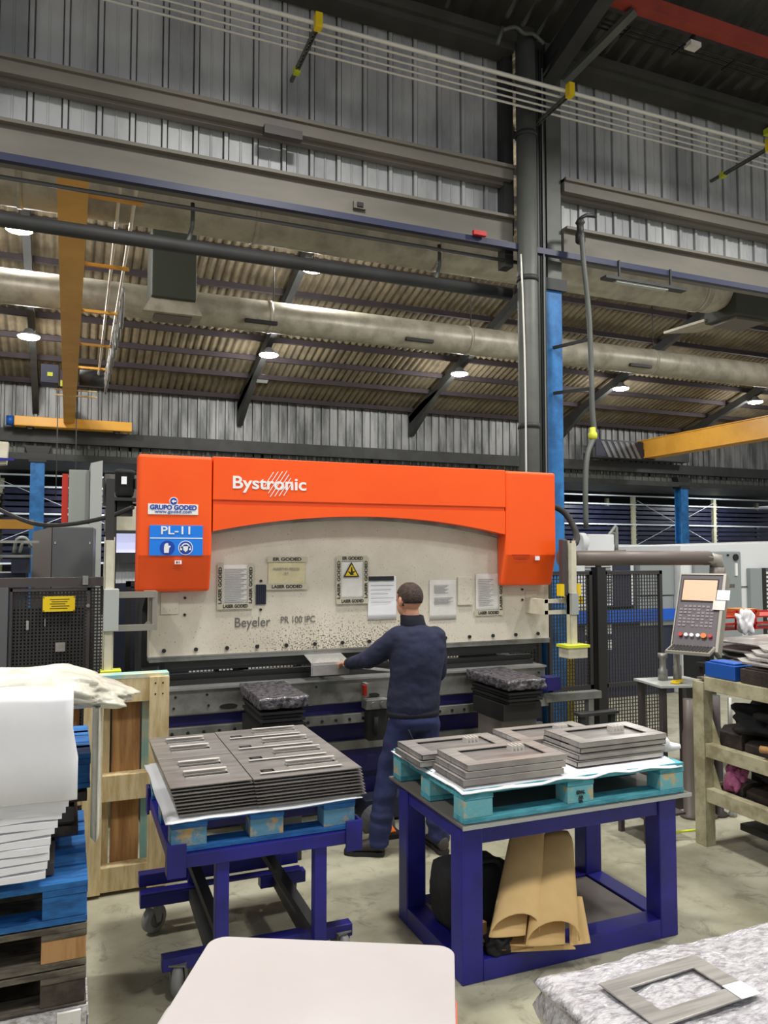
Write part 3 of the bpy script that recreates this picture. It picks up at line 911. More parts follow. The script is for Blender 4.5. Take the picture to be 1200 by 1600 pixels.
# sign writing on the covers
text('Bystronic', .115, (1.245, 5.048, 2.315), 'white', tc_, bold=.0022, sx=1.16, name='lettering', label='white maker lettering')
b = MB()
for k in range(7):  # hatched diamond behind the lettering
    o = (k - 3) * .022
    L = .105 - abs(k - 3) * .016
    c = Vector((1.305 + o, 5.0475, 2.318 - o * .45))
    b.bar(c - Vector((L * .55, 0, L * .85)), c + Vector((L * .55, 0, L * .85)), .0045, .002, up=(0, 1, 0))
b.build('emblem', 'white', tc_)
st = MB().box((.464, 5.046, 2.098), (.775, 5.05, 2.165)).build('company_sticker', 'white', lc, bevel=.001)
o = text('GRUPO GODED', .041, (.621, 5.0445, 2.143), 'badge_blue', lc, bold=.0014, sx=.98)
text('www.goded.com', .028, (.621, 5.0445, 2.117), 'badge_blue', lc, sx=1.2)
b = MB(); b.cyl((.621, 5.0465, 2.183), (.621, 5.05, 2.183), .027, n=28); b.build('round_badge', 'white', lc)
b = MB(); b.cyl((.621, 5.0445, 2.183), (.621, 5.046, 2.183), .022, n=28); b.build('round_badge', 'badge_blue', lc)
b = MB(); b.prism([(.606, 2.183), (.622, 2.196), (.622, 2.188), (.637, 2.188), (.637, 2.178), (.622, 2.178), (.622, 2.170)], 'y', 5.043, 5.0445); b.build('round_badge', 'white', lc)
# PL-11 safety sign
sg = tag(MB().box((.476, 5.040, 1.838), (.806, 5.049, 2.030)).build('safety_sign', 'sign_blue', bevel=.001), 'bright blue sign reading PL-11 with glove and ear protection symbols', 'sign')
text('PL-11', .072, (.641, 5.0385, 1.995), 'white', sg, bold=.001, sx=1.2)
MB().box((.478, 5.0385, 1.945), (.804, 5.040, 1.951)).build('divider_line', 'white', sg)
b = MB(); b.cyl((.585, 5.0385, 1.887), (.585, 5.040, 1.887), .046, n=32); b.build('glove_symbol', 'badge_blue', sg)
b = MB(); b.prism([(.566, 1.855), (.594, 1.855), (.596, 1.885), (.606, 1.895), (.600, 1.902), (.592, 1.898), (.590, 1.915), (.583, 1.917), (.576, 1.915), (.568, 1.908), (.564, 1.885)], 'y', 5.037, 5.0385); b.build('glove_symbol', 'white', sg)
b = MB(); b.cyl((.698, 5.0385, 1.887), (.698, 5.040, 1.887), .046, n=32); b.build('ear_symbol', 'white', sg)
b = MB(); b.cyl((.698, 5.0375, 1.887), (.698, 5.0385, 1.887), .041, n=32); b.build('ear_symbol', 'badge_blue', sg)
b = MB()
b.prism([(.698 + .030 * math.cos(R(a)), 1.885 + .032 * math.sin(R(a))) for a in range(0, 181, 15)] + [(.698 + .022 * math.cos(R(a)), 1.885 + .024 * math.sin(R(a))) for a in range(180, -1, -15)], 'y', 5.036, 5.0375)
b.box((.664, 5.036, 1.872), (.676, 5.0375, 1.897)); b.box((.720, 5.036, 1.872), (.732, 5.0375, 1.897))
b.prism([(.682, 1.897), (.714, 1.897), (.711, 1.872), (.698, 1.860), (.685, 1.872)], 'y', 5.036, 5.0375)
b.build('ear_symbol', 'white', sg)
b = MB(); b.box((.632, 5.035, 1.783), (.674, 5.052, 1.807)); b.build('inspection_sticker', 'paper_white', lc)
b = MB(); b.box((.640, 5.034, 1.788), (.650, 5.036, 1.802)); b.box((.656, 5.034, 1.788), (.662, 5.036, 1.802)); b.build('inspection_sticker', 'ink_red', lc)
b = MB(); b.box((3.325, 5.042, 1.80), (3.362, 5.05, 1.83)); b.build('inspection_sticker', 'paper_white', rc)
for k, (s, wdt) in enumerate((('ATENCION NO', .12), ('TOCAR LA', .10), ('MAQUINA', .08))):
    pass
b = MB()
for k, (x0, n) in enumerate(((3.118, 9), (3.135, 8), (3.150, 6))):
    for i in range(n):
        b.box((x0 + i * .018, 5.046, 1.838 - k * .018), (x0 + i * .018 + .013, 5.0485, 1.843 - k * .018))
b.build('handwriting', 'ink_red', rc)

# frame and body
b = MB()
b.prism([(5.40, 0), (6.3, 0), (6.3, 2.42), (5.40, 2.42), (5.40, 1.60), (5.75, 1.45), (5.75, 1.05), (5.40, .95)], 'x', .50, .62)
copies(b.build('side_frame', 'dark_steel', t), [(2.82, 0, 0)])
b = MB(); b.box((.56, 5.13, .815), (3.46, 5.22, .975)); bed = b.build('bed_plate', 'steel', t, bevel=.004)
b = MB(); b.cyl((.66, 5.124, .93), (.66, 5.13, .93), .008, n=10)
copies(b.build('bolt', 'black_steel', bed), [(x - .66, 0, z - .93) for x, z in ((.86, .935), (.65, .86), (.87, .865), (1.60, .935), (2.55, .93), (3.40, .93), (3.36, .85))])
for x, z in () and ((.66, .93), (.86, .935), (.65, .86), (.87, .865), (1.60, .935), (2.55, .93), (3.40, .93), (3.36, .85)):
    pass
for xc, w_ in ((1.0, .06), (2.02, .05), (2.95, .06)):
    b = MB(); b.prism([(xc + w_ * math.cos(a * PI / 6), .85 + .018 * math.sin(a * PI / 6)) for a in range(12)], 'y', 5.126, 5.131); b.build('slot', 'black_steel', bed)
b = MB(); b.box((.56, 5.11, .972), (3.46, 5.30, .986)); b.build('bed_edge', 'steel_bright', t)
b = MB(); b.box((.60, 5.24, .986), (3.42, 5.34, 1.02)); b.box((.60, 5.27, 1.02), (3.42, 5.31, 1.055)); b.box((.60, 5.42, 1.0), (3.40, 5.47, 1.03)); b.build('die_rail', 'black_steel', t)
b = MB(); b.box((.60, 5.23, 1.098), (3.44, 5.30, 1.15)); b.box((.60, 5.26, 1.075), (3.44, 5.275, 1.10)); b.build('punch_holder', 'dark_steel', t)
b = MB(); b.box((.56, 5.18, .735), (3.48, 5.5, .808)); b.build('blue_strip', 'navy_dark', t)
b = MB(); b.box((.56, 5.16, .805), (3.48, 5.22, .816)); b.build('trim_strip', 'steel_bright', t)
b = MB(); b.box((.56, 5.12, .672), (3.48, 5.24, .732))
b.mi = 1
for i in range(28):
    b.cyl((.64 + i * .1, 5.114, .70), (.64 + i * .1, 5.12, .70), .011, n=10)
r_ = b.build('guide_rail', ['steel', 'black_steel'], t)
b = MB(); b.box((.56, 5.24, .30), (3.48, 5.7, .74)); b.build('body_panel', 'navy_dark', t)
b = MB(); b.box((.56, 5.20, .47), (3.48, 5.26, .53)); b.build('lower_strip', 'steel', t)
b = MB(); b.box((.58, 5.28, .06), (3.46, 5.8, .30)); b.build('foot_panel', 'navy_dark', t, bevel=.01)
b = MB(); b.box((.6, 5.3, 0), (.8, 5.8, .06)); b.box((3.2, 5.3, 0), (3.4, 5.8, .06)); b.build('base_pad', 'rubber', t)
# back gauge rails and rear
b = MB(); b.box((.62, 6.3, 1.02), (3.32, 6.36, 1.06)); b.box((.62, 6.5, 1.20), (3.32, 6.56, 1.24)); b.box((1.28, 6.2, .9), (1.36, 6.6, 1.7)); b.box((2.2, 6.2, .9), (2.28, 6.6, 1.7)); b.build('back_gauge', 'black_steel', t)
b = MB(); b.box((.63, 5.33, 1.7), (3.31, 6.5, 2.44)); b.build('rear_body', 'dark_steel', t)
# clamps on the bed rail in front of the worker
b = MB(); b.box((1.93, 5.02, .775), (2.10, 5.12, .835)); b.cyl((1.98, 5.01, .805), (1.98, 5.03, .805), .02); b.cyl((2.05, 5.01, .805), (2.05, 5.03, .805), .02); b.box((1.93, 5.04, .86), (1.955, 5.12, .95)); b.build('clamp_block', 'steel', t)
b = MB(); b.box((1.915, 5.03, .87), (1.935, 5.07, .94)); b.build('clamp_lever', 'tool_red', t)
b = MB(); b.box((1.95, 5.03, .56), (2.12, 5.12, .775)); b.cyl((2.0, 5.02, .60), (2.0, 5.02, .72), .015); b.build('clamp_bracket', 'rubber', t)
b = MB(); b.box((3.42, 5.04, .80), (3.54, 5.16, .90)); b.build('corner_block', 'navy_dark', t)
b = MB(); b.box((3.45, 5.10, .70), (3.97, 5.18, .755)); b.box((3.85, 5.11, 0), (3.9, 5.16, .70)); b.build('side_rail', 'steel', t)

# light guards left and right
def guard(x, lab, sgn):
    p = MB()
    p.box((x - .022, 4.88, 1.16), (x + .022, 4.93, 1.93))
    p.box((x - .03, 4.90, 1.16), (x - .024, 4.94, 1.95)); p.box((x + .024, 4.90, 1.16), (x + .03, 4.94, 1.95))
    g = p.build('light_guard', 'ivory', press, label=lab)
    if sgn < 0:
        p = MB(); p.box((x - .025, 4.90, 1.93), (x + .022, 4.95, 2.30)); p.build('cable_carrier', 'mesh', g)
        p = MB(); p.box((x - .03, 4.86, 1.39), (x + .055, 4.95, 1.64)); p.build('sensor_housing', 'cab_grey2', g, bevel=.004)
        p = MB(); p.box((x - .04, 4.84, 1.13), (x + .075, 4.96, 1.16)); p.build('foot', 'lime', g)
        for z in (1.60, 1.40):
            p = MB(); p.box((x + .04, 4.93, z - .018), (.50, 4.97, z + .018)); p.build('bracket_arm', 'panel_trim', g)
        p = MB(); p.prism([(.45, 1.618), (.52, 1.618), (.52, 1.382), (.45, 1.382), (.49, 1.42), (.49, 1.58)], 'y', 4.94, 5.2); p.build('bracket_end', 'panel_trim', g)
    else:
        p = MB(); p.box((x - .085, 4.90, 1.53), (x - .04, 4.96, 1.96)); p.build('cable_carrier', 'frame_brown', g, bevel=.01)
        p = MB(); p.box((x - .085, 4.84, 1.065), (x + .085, 4.97, 1.145)); p.build('sensor_housing', 'ivory', g, bevel=.004)
        p = MB(); p.box((x - .10, 4.83, 1.145), (x + .10, 4.98, 1.165)); p.build('housing_cap', 'lime', g)
        p = MB(); p.box((x - .03, 4.87, 1.39), (x + .03, 4.95, 1.55)); p.build('slide', 'alu', g)
        for z in (1.49, 1.405):
            p = MB(); p.box((3.34, 4.95, z - .014), (x - .02, 5.0, z + .014)); p.build('bracket_arm', 'ivory', g)
        p = MB(); p.box((3.33, 4.95, 1.39), (3.37, 5.2, 1.505)); p.build('bracket_end', 'ivory', g)
        for dx in (-.11, .04):
            p = MB(); p.box((x + dx, 4.9, 1.53), (x + dx + .035, 4.95, 1.62)); p.build('warning_light', 'sign_yellow', g)
guard(.235, 'left light guard column on its bracket', -1)
guard(3.56, 'right light guard column on its bracket', 1)
b = MB(); b.tube([(3.53, 5.3, 2.25), (3.66, 5.3, 2.24), (3.76, 5.25, 2.17), (3.78, 5.15, 2.02), (3.66, 5.0, 1.93), (3.53, 4.95, 1.93)], .026, sub=4); b.build('cable_hose', 'rubber', t)
b = MB(); b.tube([(.40, 5.4, 2.16), (.25, 5.6, 2.10), (0, 6.0, 2.06), (-.25, 6.4, 2.08), (-.55, 6.8, 2.22)], .016, sub=4); b.build('supply_cable', 'mesh', t)
# boom with the control panel
b = MB(); b.cyl((3.50, 4.98, 1.815), (4.80, 4.78, 1.815), .058, n=18); bm_ = b.build('boom_arm', 'boom', t)
b = MB(); b.tube([(4.76, 4.79, 1.815), (4.86, 4.77, 1.80), (4.87, 4.765, 1.70)], .062, n=8); b.build('elbow', 'panel_trim', bm_)
b = MB(); b.cyl((4.87, 4.765, 1.74), (4.87, 4.765, 1.60), .062, n=20); b.cyl((4.87, 4.765, 1.68), (4.87, 4.765, 1.66), .075, n=20); b.box((4.60, 4.62, 1.58), (4.90, 4.80, 1.61)); b.build('swivel', 'boom', bm_)
a_, t_ = R(60), R(28)
nrm = Vector((-math.sin(a_), -math.cos(a_), 0)); ux = Vector((math.cos(a_), -math.sin(a_), 0))
dn = nrm * math.sin(t_) - Vector((0, 0, 1)) * math.cos(t_)
nf = (-ux.cross(dn)).normalized()
if nf.dot(nrm) < 0: nf = -nf
C0 = Vector((4.50, 4.55, 1.685))
def PM(x, v, o=0.0): return C0 + ux * x + dn * v + nf * o
def pbox(bb, x0, x1, v0, v1, o0, o1):
    bb.hexa([PM(x0, v0, o0), PM(x1, v0, o0), PM(x1, v1, o0), PM(x0, v1, o0), PM(x0, v0, o1), PM(x1, v0, o1), PM(x1, v1, o1), PM(x0, v1, o1)])
HW, HH = .155, .61
b = MB(); pbox(b, -HW, HW, 0, HH, -.09, 0); cp = b.build('control_panel', 'panel', t, bevel=.004, label='tilted control panel with an orange-tinted screen')
b = MB(); pbox(b, HW, HW + .02, -.01, HH + .01, -.10, .012); pbox(b, -HW - .008, -HW, -.01, HH + .01, -.10, .006); pbox(b, -HW, HW, -.012, 0, -.10, .008); b.build('trim_frame', 'panel_trim', cp)
b = MB(); pbox(b, -HW + .02, HW - .03, .035, .225, 0, .005); b.build('screen_bezel', 'ink', cp)
b = MB(); pbox(b, -HW + .028, HW - .038, .045, .215, .005, .007); b.build('screen', 'screen', cp)
b = MB()
for r in range(7):
    for c in range(8):
        if (r * 3 + c * 5) % 7 == 0: continue
        x = -HW + .022 + c * .032; v = .255 + r * .026
        pbox(b, x, x + .022, v, v + .016, 0, .004)
b.build('button', 'key', cp, label='rows of small grey keys')
for k, (x, m_) in enumerate(((-.10, 'tool_red'), (-.06, 'knob_white'), (-.02, 'knob_white'), (.025, 'knob_white'), (.065, 'knob_orange'), (.11, 'tool_red'))):
    b = MB(); b.cyl(PM(x, .50, 0), PM(x, .50, .022), .014 if k != 4 else .02, n=14); b.build('knob', m_, cp)
b = MB()
q0 = PM(0, HH - .035, 0)
kd = (nrm * .95 + Vector((0, 0, -.18))).normalized()
def KP(x, e, o): return q0 + ux * x + kd * e + Vector((0, 0, 1)) * o
b.hexa([KP(-HW, 0, -.02), KP(HW, 0, -.02), KP(HW, .17, -.02), KP(-HW, .17, -.02), KP(-HW, 0, 0), KP(HW, 0, 0), KP(HW, .17, 0), KP(-HW, .17, 0)])
kb = b.build('keyboard_tray', 'panel_trim', cp)
b = MB()
for r in range(5):
    for c in range(12):
        x = -HW + .014 + c * .0238; e = .02 + r * .027
        b.hexa([KP(x, e, 0), KP(x + .018, e, 0), KP(x + .018, e + .02, 0), KP(x, e + .02, 0), KP(x, e, .006), KP(x + .018, e, .006), KP(x + .018, e + .02, .006), KP(x, e + .02, .006)])
b.build('key', 'mesh', cp, label='block of small dark keyboard keys')
b = MB(); pbox(b, HW - .03, HW + .06, .13, .21, .014, .016); tag(b.build('note', 'paper_white'), 'white note stuck on the right rim of the control panel, the upper one', 'note', 'notes on the control panel')
b = MB(); pbox(b, HW - .05, HW + .035, .215, .29, .014, .016); tag(b.build('note', 'paper'), 'pale note stuck on the right rim of the control panel, the lower one', 'note', 'notes on the control panel')

# ---- papers taped on the ram
def notice(x0, x1, z0, z1, m, lab, tape=None, lines=(), header=None, y=5.196):
    n = thing('paper_notice', lab, 'notice', ((x0 + x1) / 2, y, z0), 'papers taped on the beige ram')
    b = MB()
    k = 8
    pts = [[Vector((x0 + (x1 - x0) * i / k, y - .004 - .004 * noise.noise(Vector((x0 * 9 + i * .7, j * .6, 2.2))), z0 + (z1 - z0) * j / k)) for i in range(k + 1)] for j in range(k + 1)]
    V = [[b.bm.verts.new(p) for p in r] for r in pts]
    W = [[b.bm.verts.new(p + Vector((0, .002, 0))) for p in r] for r in pts]
    for j in range(k):
        for i in range(k):
            b.face([V[j][i], V[j][i + 1], V[j + 1][i + 1], V[j + 1][i]]); b.face([W[j][i], W[j + 1][i], W[j + 1][i + 1], W[j][i + 1]])
    for i in range(k):
        b.face([V[0][i], W[0][i], W[0][i + 1], V[0][i + 1]]); b.face([V[k][i], V[k][i + 1], W[k][i + 1], W[k][i]])
    b.build('sheet', m, n, smooth=True)
    if tape:
        for s_ in tape:
            b = MB()
            if s_ == 'l': b.box((x0 - .022, y - .0105, z0 - .02), (x0 + .018, y - .0095, z1 + .015))
            if s_ == 'r': b.box((x1 - .018, y - .0105, z0 - .01), (x1 + .022, y - .0095, z1 + .01))
            if s_ == 't': b.box((x0 - .01, y - .0108, z1 - .018), (x1 + .012, y - .0098, z1 + .02))
            if s_ == 'b': b.box((x0 - .015, y - .0108, z0 - .022), (x1 + .018, y - .0098, z0 + .018))
            b.build('tape', 'tape', n)
        for s_ in tape:
            hx, hz = (x1 - x0), (z1 - z0)
            if s_ == 'l': vtext('LASER GODED', hz, x0 - .003, y - .0118, (z0 + z1) / 2, n)
            if s_ == 'r': vtext('LASER GODED', hz, x1 + .003, y - .0118, (z0 + z1) / 2, n)
            if s_ == 't': text('ER GODED', .030, ((x0 + x1) / 2, y - .0118, z1 + .001), 'ink', n, bold=.001, sx=hx / .19)
            if s_ == 'b': text('LASER GODED', .030, ((x0 + x1) / 2, y - .0118, z0 - .002), 'ink', n, bold=.001, sx=hx / .235)
    for (lx, lz, ln, n_, dz) in lines:
        b = MB()
        for i in range(n_):
            b.box((lx, y - .0092, lz - i * dz), (lx + ln * (1 - .25 * ((i * 7) % 3) / 2), y - .0082, lz - i * dz + .003))
        b.build('printed_lines', 'ink_grey', n)
    if header:
        b = MB(); b.box(header[0], header[1]); b.build('printed_header', header[2], n)
    return n

def vtext(s, length, x, y, z, par):
    cu = bpy.data.curves.new('tmp', 'FONT'); cu.body = s; cu.size = .030; cu.align_x = 'CENTER'; cu.align_y = 'CENTER'; cu.extrude = .0005; cu.offset = .001
    o = bpy.data.objects.new('tmp', cu); COL.objects.link(o)
    dg = bpy.context.evaluated_depsgraph_get(); dg.update()
    me = bpy.data.meshes.new_from_object(o.evaluated_get(dg)); bpy.data.objects.remove(o)
    me.transform(Matrix.Translation(Vector((x, y, z)) - org(par)) @ Matrix.Rotation(PI / 2, 4, 'X') @ Matrix.Rotation(PI / 2, 4, 'Z') @ Matrix.Diagonal((length / .22, 1, 1, 1)))
    me.materials.clear(); me.materials.append(M['ink'])
    q = bpy.data.objects.new('lettering', me); COL.objects.link(q); q.parent = par
    return q

n = notice(.950, 1.150, 1.50, 1.775, 'paper', 'worn white list taped at the left end of the beige ram', 'lrb', ((.975, 1.745, .15, 20, .0115),))
n = notice(1.275, 1.535, 1.625, 1.81, 'paper_yellow', 'yellowish handwritten sheet taped beside the small mesh vent', 'tb')
text('FERRITAS PIEZAS', .024, (1.40, 5.184, 1.745), 'ink_grey', n, sx=1.05); text('8 8', .022, (1.40, 5.184, 1.715), 'ink_grey', n)
n = notice(1.785, 1.985, 1.515, 1.815, 'paper', 'taped poster with the yellow triangular hand warning', 'lrtb')
b = MB(); b.prism([(1.815, 1.685), (1.935, 1.685), (1.875, 1.79)], 'y', 5.182, 5.186); w_ = b.build('warning_triangle', 'ink', n)
b = MB(); b.prism([(1.829, 1.693), (1.921, 1.693), (1.875, 1.773)], 'y', 5.180, 5.182); b.build('warning_triangle', 'sign_yellow', n)
b = MB(); b.prism([(1.872, 1.755), (1.879, 1.755), (1.884, 1.722), (1.900, 1.728), (1.903, 1.722), (1.886, 1.710), (1.894, 1.700), (1.868, 1.698), (1.860, 1.708), (1.848, 1.722), (1.853, 1.727), (1.868, 1.716)], 'y', 5.179, 5.180); b.build('warning_triangle', 'ink', n)
n = notice(2.005, 2.225, 1.375, 1.688, 'paper_white', 'bright white sheet with a dark header left of the worker\'s head', None, ((2.025, 1.62, .18, 5, .03),), ((2.006, 5.184, 1.655), (2.205, 5.187, 1.687), 'ink'))
n = notice(2.495, 2.715, 1.36, 1.655, 'paper', 'off-white printed sheet right of the worker\'s head', None, ((2.53, 1.61, .12, 7, .009), (2.53, 1.52, .16, 6, .009)))
n = notice(2.885, 3.10, 1.40, 1.697, 'paper', 'wrinkled white sheet near the right orange cover', 'rb', ((2.905, 1.65, .13, 16, .013),))

# ---- front supports with film covered boxes on them
def support(x0, x1, yf, yb, zt, lab, d):
    s = thing('sheet_support', lab, 'support', ((x0 + x1) / 2, yf + .3, 0), 'sheet supports in front of the press')
    b = MB()
    n_, m_ = 26, 34
    rnd = random.Random(int(x0 * 100))
    def P(u, v, z):
        o = noise.noise(Vector((u * 5, v * 5, z * 5 + x0))) * .006
        return Vector((x0 + (x1 - x0) * u, yf + (yb - yf) * v, z + o))
    top = [[b.bm.verts.new(P(i / n_, j / m_, zt)) for i in range(n_ + 1)] for j in range(m_ + 1)]
    for j in range(m_):
        for i in range(n_):
            b.face([top[j][i], top[j][i + 1], top[j + 1][i + 1], top[j + 1][i]])
    edge = [top[0][i] for i in range(n_ + 1)] + [top[j][n_] for j in range(1, m_ + 1)] + [top[m_][i] for i in range(n_ - 1, -1, -1)] + [top[j][0] for j in range(m_ - 1, 0, -1)]
    prev = edge
    for k in range(1, 5):
        cur = []
        for i, v in enumerate(edge):
            c = v.co.copy(); c.z -= .016 * k
            c += Vector((noise.noise(c * 30), noise.noise(c * 30 + Vector((5, 5, 5))), 0)) * .014
            cur.append(b.bm.verts.new(c))
        for i in range(len(edge)):
            j = (i + 1) % len(edge)
            b.face([prev[i], prev[j], cur[j], cur[i]])
        prev = cur
    b.face(prev)
    b.build('film_cover', 'foil', s, smooth=True)
    b = MB()
    for k in range(4):
        o = .012 * (k % 2)
        b.box((x0 + .01 + o, yf + .01 + o, zt - .10 - k * .022), (x1 - .02 - o, yb - .05, zt - .085 - k * .022))
    b.build('stacked_plate', 'rubber', s)
    b = MB(); b.box((x0 + .0, yf + .06, zt - .28), (x1 - .0, yb - .1, zt - .17)); b.build('carrier', 'black_steel', s)
    b = MB(); b.box((x0 + .01, yf + .10, 0), (x1 - .01, yb - .15, zt - .28)); b.build('column', d, s, bevel=.006)
    return s
support(1.06, 1.36, 4.5, 5.08, 1.0, 'support with a crumpled film cover in front of the left press half', 'dark_steel')
support(2.74, 3.04, 4.5, 5.08, 1.0, 'support with a crumpled film cover in front of the right press half', 'cab_dark2')


# ================================================================ THE WORK AREA
# bent sheet in the press, held by the worker
t = thing('bent_sheet', 'shiny bent metal sheet lying in the press under the worker\'s left hand', 'metal sheet', (1.65, 5.1, 1.03))
b = MB(); b.strip([(5.02, 1.03), (5.02, 1.115), (5.06, 1.125), (5.26, 1.165)], 'x', 1.53, 1.80); b.strip([(5.023, 1.03), (5.023, 1.112), (5.062, 1.122), (5.262, 1.162)], 'x', 1.53, 1.80)
b.build('sheet', 'steel_bright', t)
b = MB(); b.box((1.54, 5.012, 1.03), (1.79, 5.02, 1.10)); b.build('folded_flange', 'plate_light', t)
b = MB(); b.bar((1.74, 4.98, 1.10), (2.12, 4.86, 1.045), .10, .006); tag(b.build('narrow_sheet', 'steel_bright'), 'narrow bright strip of sheet metal in front of the worker\'s waist', 'metal sheet')

def pallet(x0, x1, y0, y1, z0, deck, block, lab, group=None, long='x', hh=.144, nm='pallet'):
    """EUR style pallet, long side along X"""
    p = thing(nm, lab, 'pallet', ((x0 + x1) / 2, (y0 + y1) / 2, z0), group)
    s = hh / .144
    for k, f in enumerate((0, .245, .5, .755, 1)):
        w_ = .145 if k in (0, 2, 4) else .10
        c = y0 + (y1 - y0 - w_) * f
        b = MB(); b.box((x0, c, z0 + .122 * s), (x1, c + w_, z0 + .144 * s)); b.build('deck_board', deck, p, bevel=.002)
    for f in (0, .5, 1):
        c = x0 + (x1 - x0 - .145) * f
        b = MB(); b.box((c, y0, z0 + .100 * s), (c + .145, y1, z0 + .1215 * s)); b.build('cross_board', deck, p, bevel=.002)
    for fy in (0, .5, 1):
        w_ = .10
        c = y0 + (y1 - y0 - w_) * fy
        b = MB(); b.box((x0, c, z0), (x1, c + w_, z0 + .0215 * s)); b.build('base_board', deck, p, bevel=.002)
        for f in (0, .5, 1):
            cx = x0 + (x1 - x0 - .145) * f
            b = MB(); b.box((cx, c + .002, z0 + .022 * s), (cx + .143, c + w_ - .002, z0 + .0995 * s)); b.build('block', block, p, bevel=.003)
    return p

# ---- right table
X0, X1, Y0, Y1, ZT = 1.585, 2.845, 2.98, 3.80, .672
t = thing('work_table', 'navy blue steel table carrying the turquoise pallet', 'table', ((X0 + X1) / 2, 3.4, 0))
b = MB(); b.box((X0, Y0, ZT), (X1, Y1, ZT + .012)); b.build('table_top', 'cab_dark2', t, bevel=.002)
b = MB(); b.box((X0, Y0 - .004, ZT - .004), (X1, Y0, ZT + .012)); b.build('edge_strip', 'cab_grey2', t)
LX = (1.60, 2.68); LY = (3.02, 3.60)
for x in LX:
    for y in LY:
        b = MB(); b.box((x, y, .0), (x + .105, y + .105, ZT)); b.build('leg', 'navy', t, bevel=.006)
b = MB(); b.box((LX[0] + .105, 3.03, ZT - .09), (LX[1], 3.12, ZT)); b.build('apron', 'navy', t, bevel=.004)
b = MB(); b.box((LX[0] + .105, 3.61, ZT - .09), (LX[1], 3.70, ZT)); b.build('apron', 'navy', t, bevel=.004)
for x in LX:
    b = MB(); b.box((x + .01, 3.125, ZT - .08), (x + .095, 3.60, ZT)); b.build('apron', 'navy', t, bevel=.004)
    b = MB(); b.box((x, 3.125, .0), (x + .105, 3.60, .09)); b.build('lower_rail', 'navy', t, bevel=.004)
for y in LY:
    b = MB(); b.box((LX[0] + .105, y, .0), (LX[1], y + .105, .09)); b.build('lower_rail', 'navy', t, bevel=.004)
b = MB(); b.box((1.72, 3.135, .075), (2.67, 3.59, .082)); b.box((1.70, 3.13, .09), (1.72, 3.60, .094)); b.build('shelf_plate', 'cab_dark2', t)

pal = pallet(1.60, 2.815, 2.995, 3.775, .686, 'pal_teal', 'pal_block_teal', 'turquoise painted pallet standing on the navy table')
text('EPAL', .022, (2.205, 2.9935, .755), 'ink', pal, bold=.001, name='stamp'); text('AR', .020, (2.205, 2.9935, .732), 'ink', pal, bold=.001, name='stamp'); text('2A', .018, (2.205, 2.9935, .715), 'ink', pal, bold=.001, name='stamp')

def wavy_sheet(name, x0, x1, y0, y1, z, m, lab, cat, drop=.03, amp=.006, n=30, seed=0, over=.03):
    b = MB()
    def P(u, v):
        x = x0 + (x1 - x0) * u; y = y0 + (y1 - y0) * v
        e = max(0, over - min(x - x0, x1 - x, y - y0, y1 - y)) / over
        return Vector((x, y, z - drop * e ** 2 * (.6 + .6 * noise.noise(Vector((x * 5 + seed, y * 5, 0)))) + abs(noise.noise(Vector((x * 4, y * 4, seed)))) * amp * (1 + 3 * e)))
    T = [[b.bm.verts.new(P(i / n, j / n)) for i in range(n + 1)] for j in range(n + 1)]
    B = [[b.bm.verts.new(P(i / n, j / n) - Vector((0, 0, .003))) for i in range(n + 1)] for j in range(n + 1)]
    for j in range(n):
        for i in range(n):
            b.face([T[j][i], T[j][i + 1], T[j + 1][i + 1], T[j + 1][i]]); b.face([B[j][i], B[j + 1][i], B[j + 1][i + 1], B[j][i + 1]])
    for i in range(n):
        b.face([B[0][i], B[0][i + 1], T[0][i + 1], T[0][i]]); b.face([B[n][i + 1], B[n][i], T[n][i], T[n][i + 1]])
        b.face([B[i + 1][0], B[i][0], T[i][0], T[i + 1][0]]); b.face([B[i][n], B[i + 1][n], T[i + 1][n], T[i][n]])
    return tag(b.build(name, m, smooth=True), lab, cat)
wavy_sheet('foam_liner', 1.585, 2.80, 2.985, 3.77, .838, 'foam', 'white foam liner between the turquoise pallet and the bent trays', 'liner', drop=.035, seed=3)
b = MB()
b.tube([(2.80, 3.25, .85), (2.83, 3.24, .89), (2.86, 3.2, .88), (2.9, 3.2, .85), (2.94, 3.15, .86)], [.03, .04, .045, .03, .012], n=10, sub=2)
b.tube([(2.80, 3.30, .86), (2.82, 3.33, .92), (2.80, 3.36, .90)], [.015, .02, .008], n=8, sub=2)
tag(b.build('crumpled_foam', 'foam', smooth=True), 'crumpled white foam end at the right corner of the turquoise pallet', 'foam')

def tray(lab, group, w_, d_, h=.025):
    """folded door frame: plate with a window, bent rims"""
    s = thing('bent_tray', lab, 'tray', (0, 0, 0), group)
    hx, hy = w_ / 2, d_ / 2
    b = MB()
    b.holed(-hx, hx, -hy, hy, h - .003, h, [(-hx + .075, hx - .075, -hy + .055, hy - .055), ])
    b.box((-hx, -hy, .0), (hx, -hy + .003, h)); b.box((-hx, hy - .003, 0), (hx, hy, h)); b.box((-hx, -hy, 0), (-hx + .003, hy, h)); b.box((hx - .003, -hy, 0), (hx, hy, h))
    b.box((-hx, -hy, 0), (-hx + .03, hy, .003)); b.box((hx - .03, -hy, 0), (hx, hy, .003)); b.box((-hx, -hy, 0), (hx, -hy + .02, .003))
    b.build('folded_frame', 'plate_light', s)
    b = MB()
    b.box((-hx + .075, -hy + .055, h - .014), (hx - .075, hy - .055, h - .011))
    b.build('recessed_panel', 'plate', s)
    b = MB()
    for k in range(4):
        b.box((hx - .19 + k * .02, hy - .13, h - .011), (hx - .183 + k * .02, hy - .08, h + .014))
    b.build('bent_tab', 'plate_edge', s)
    return s
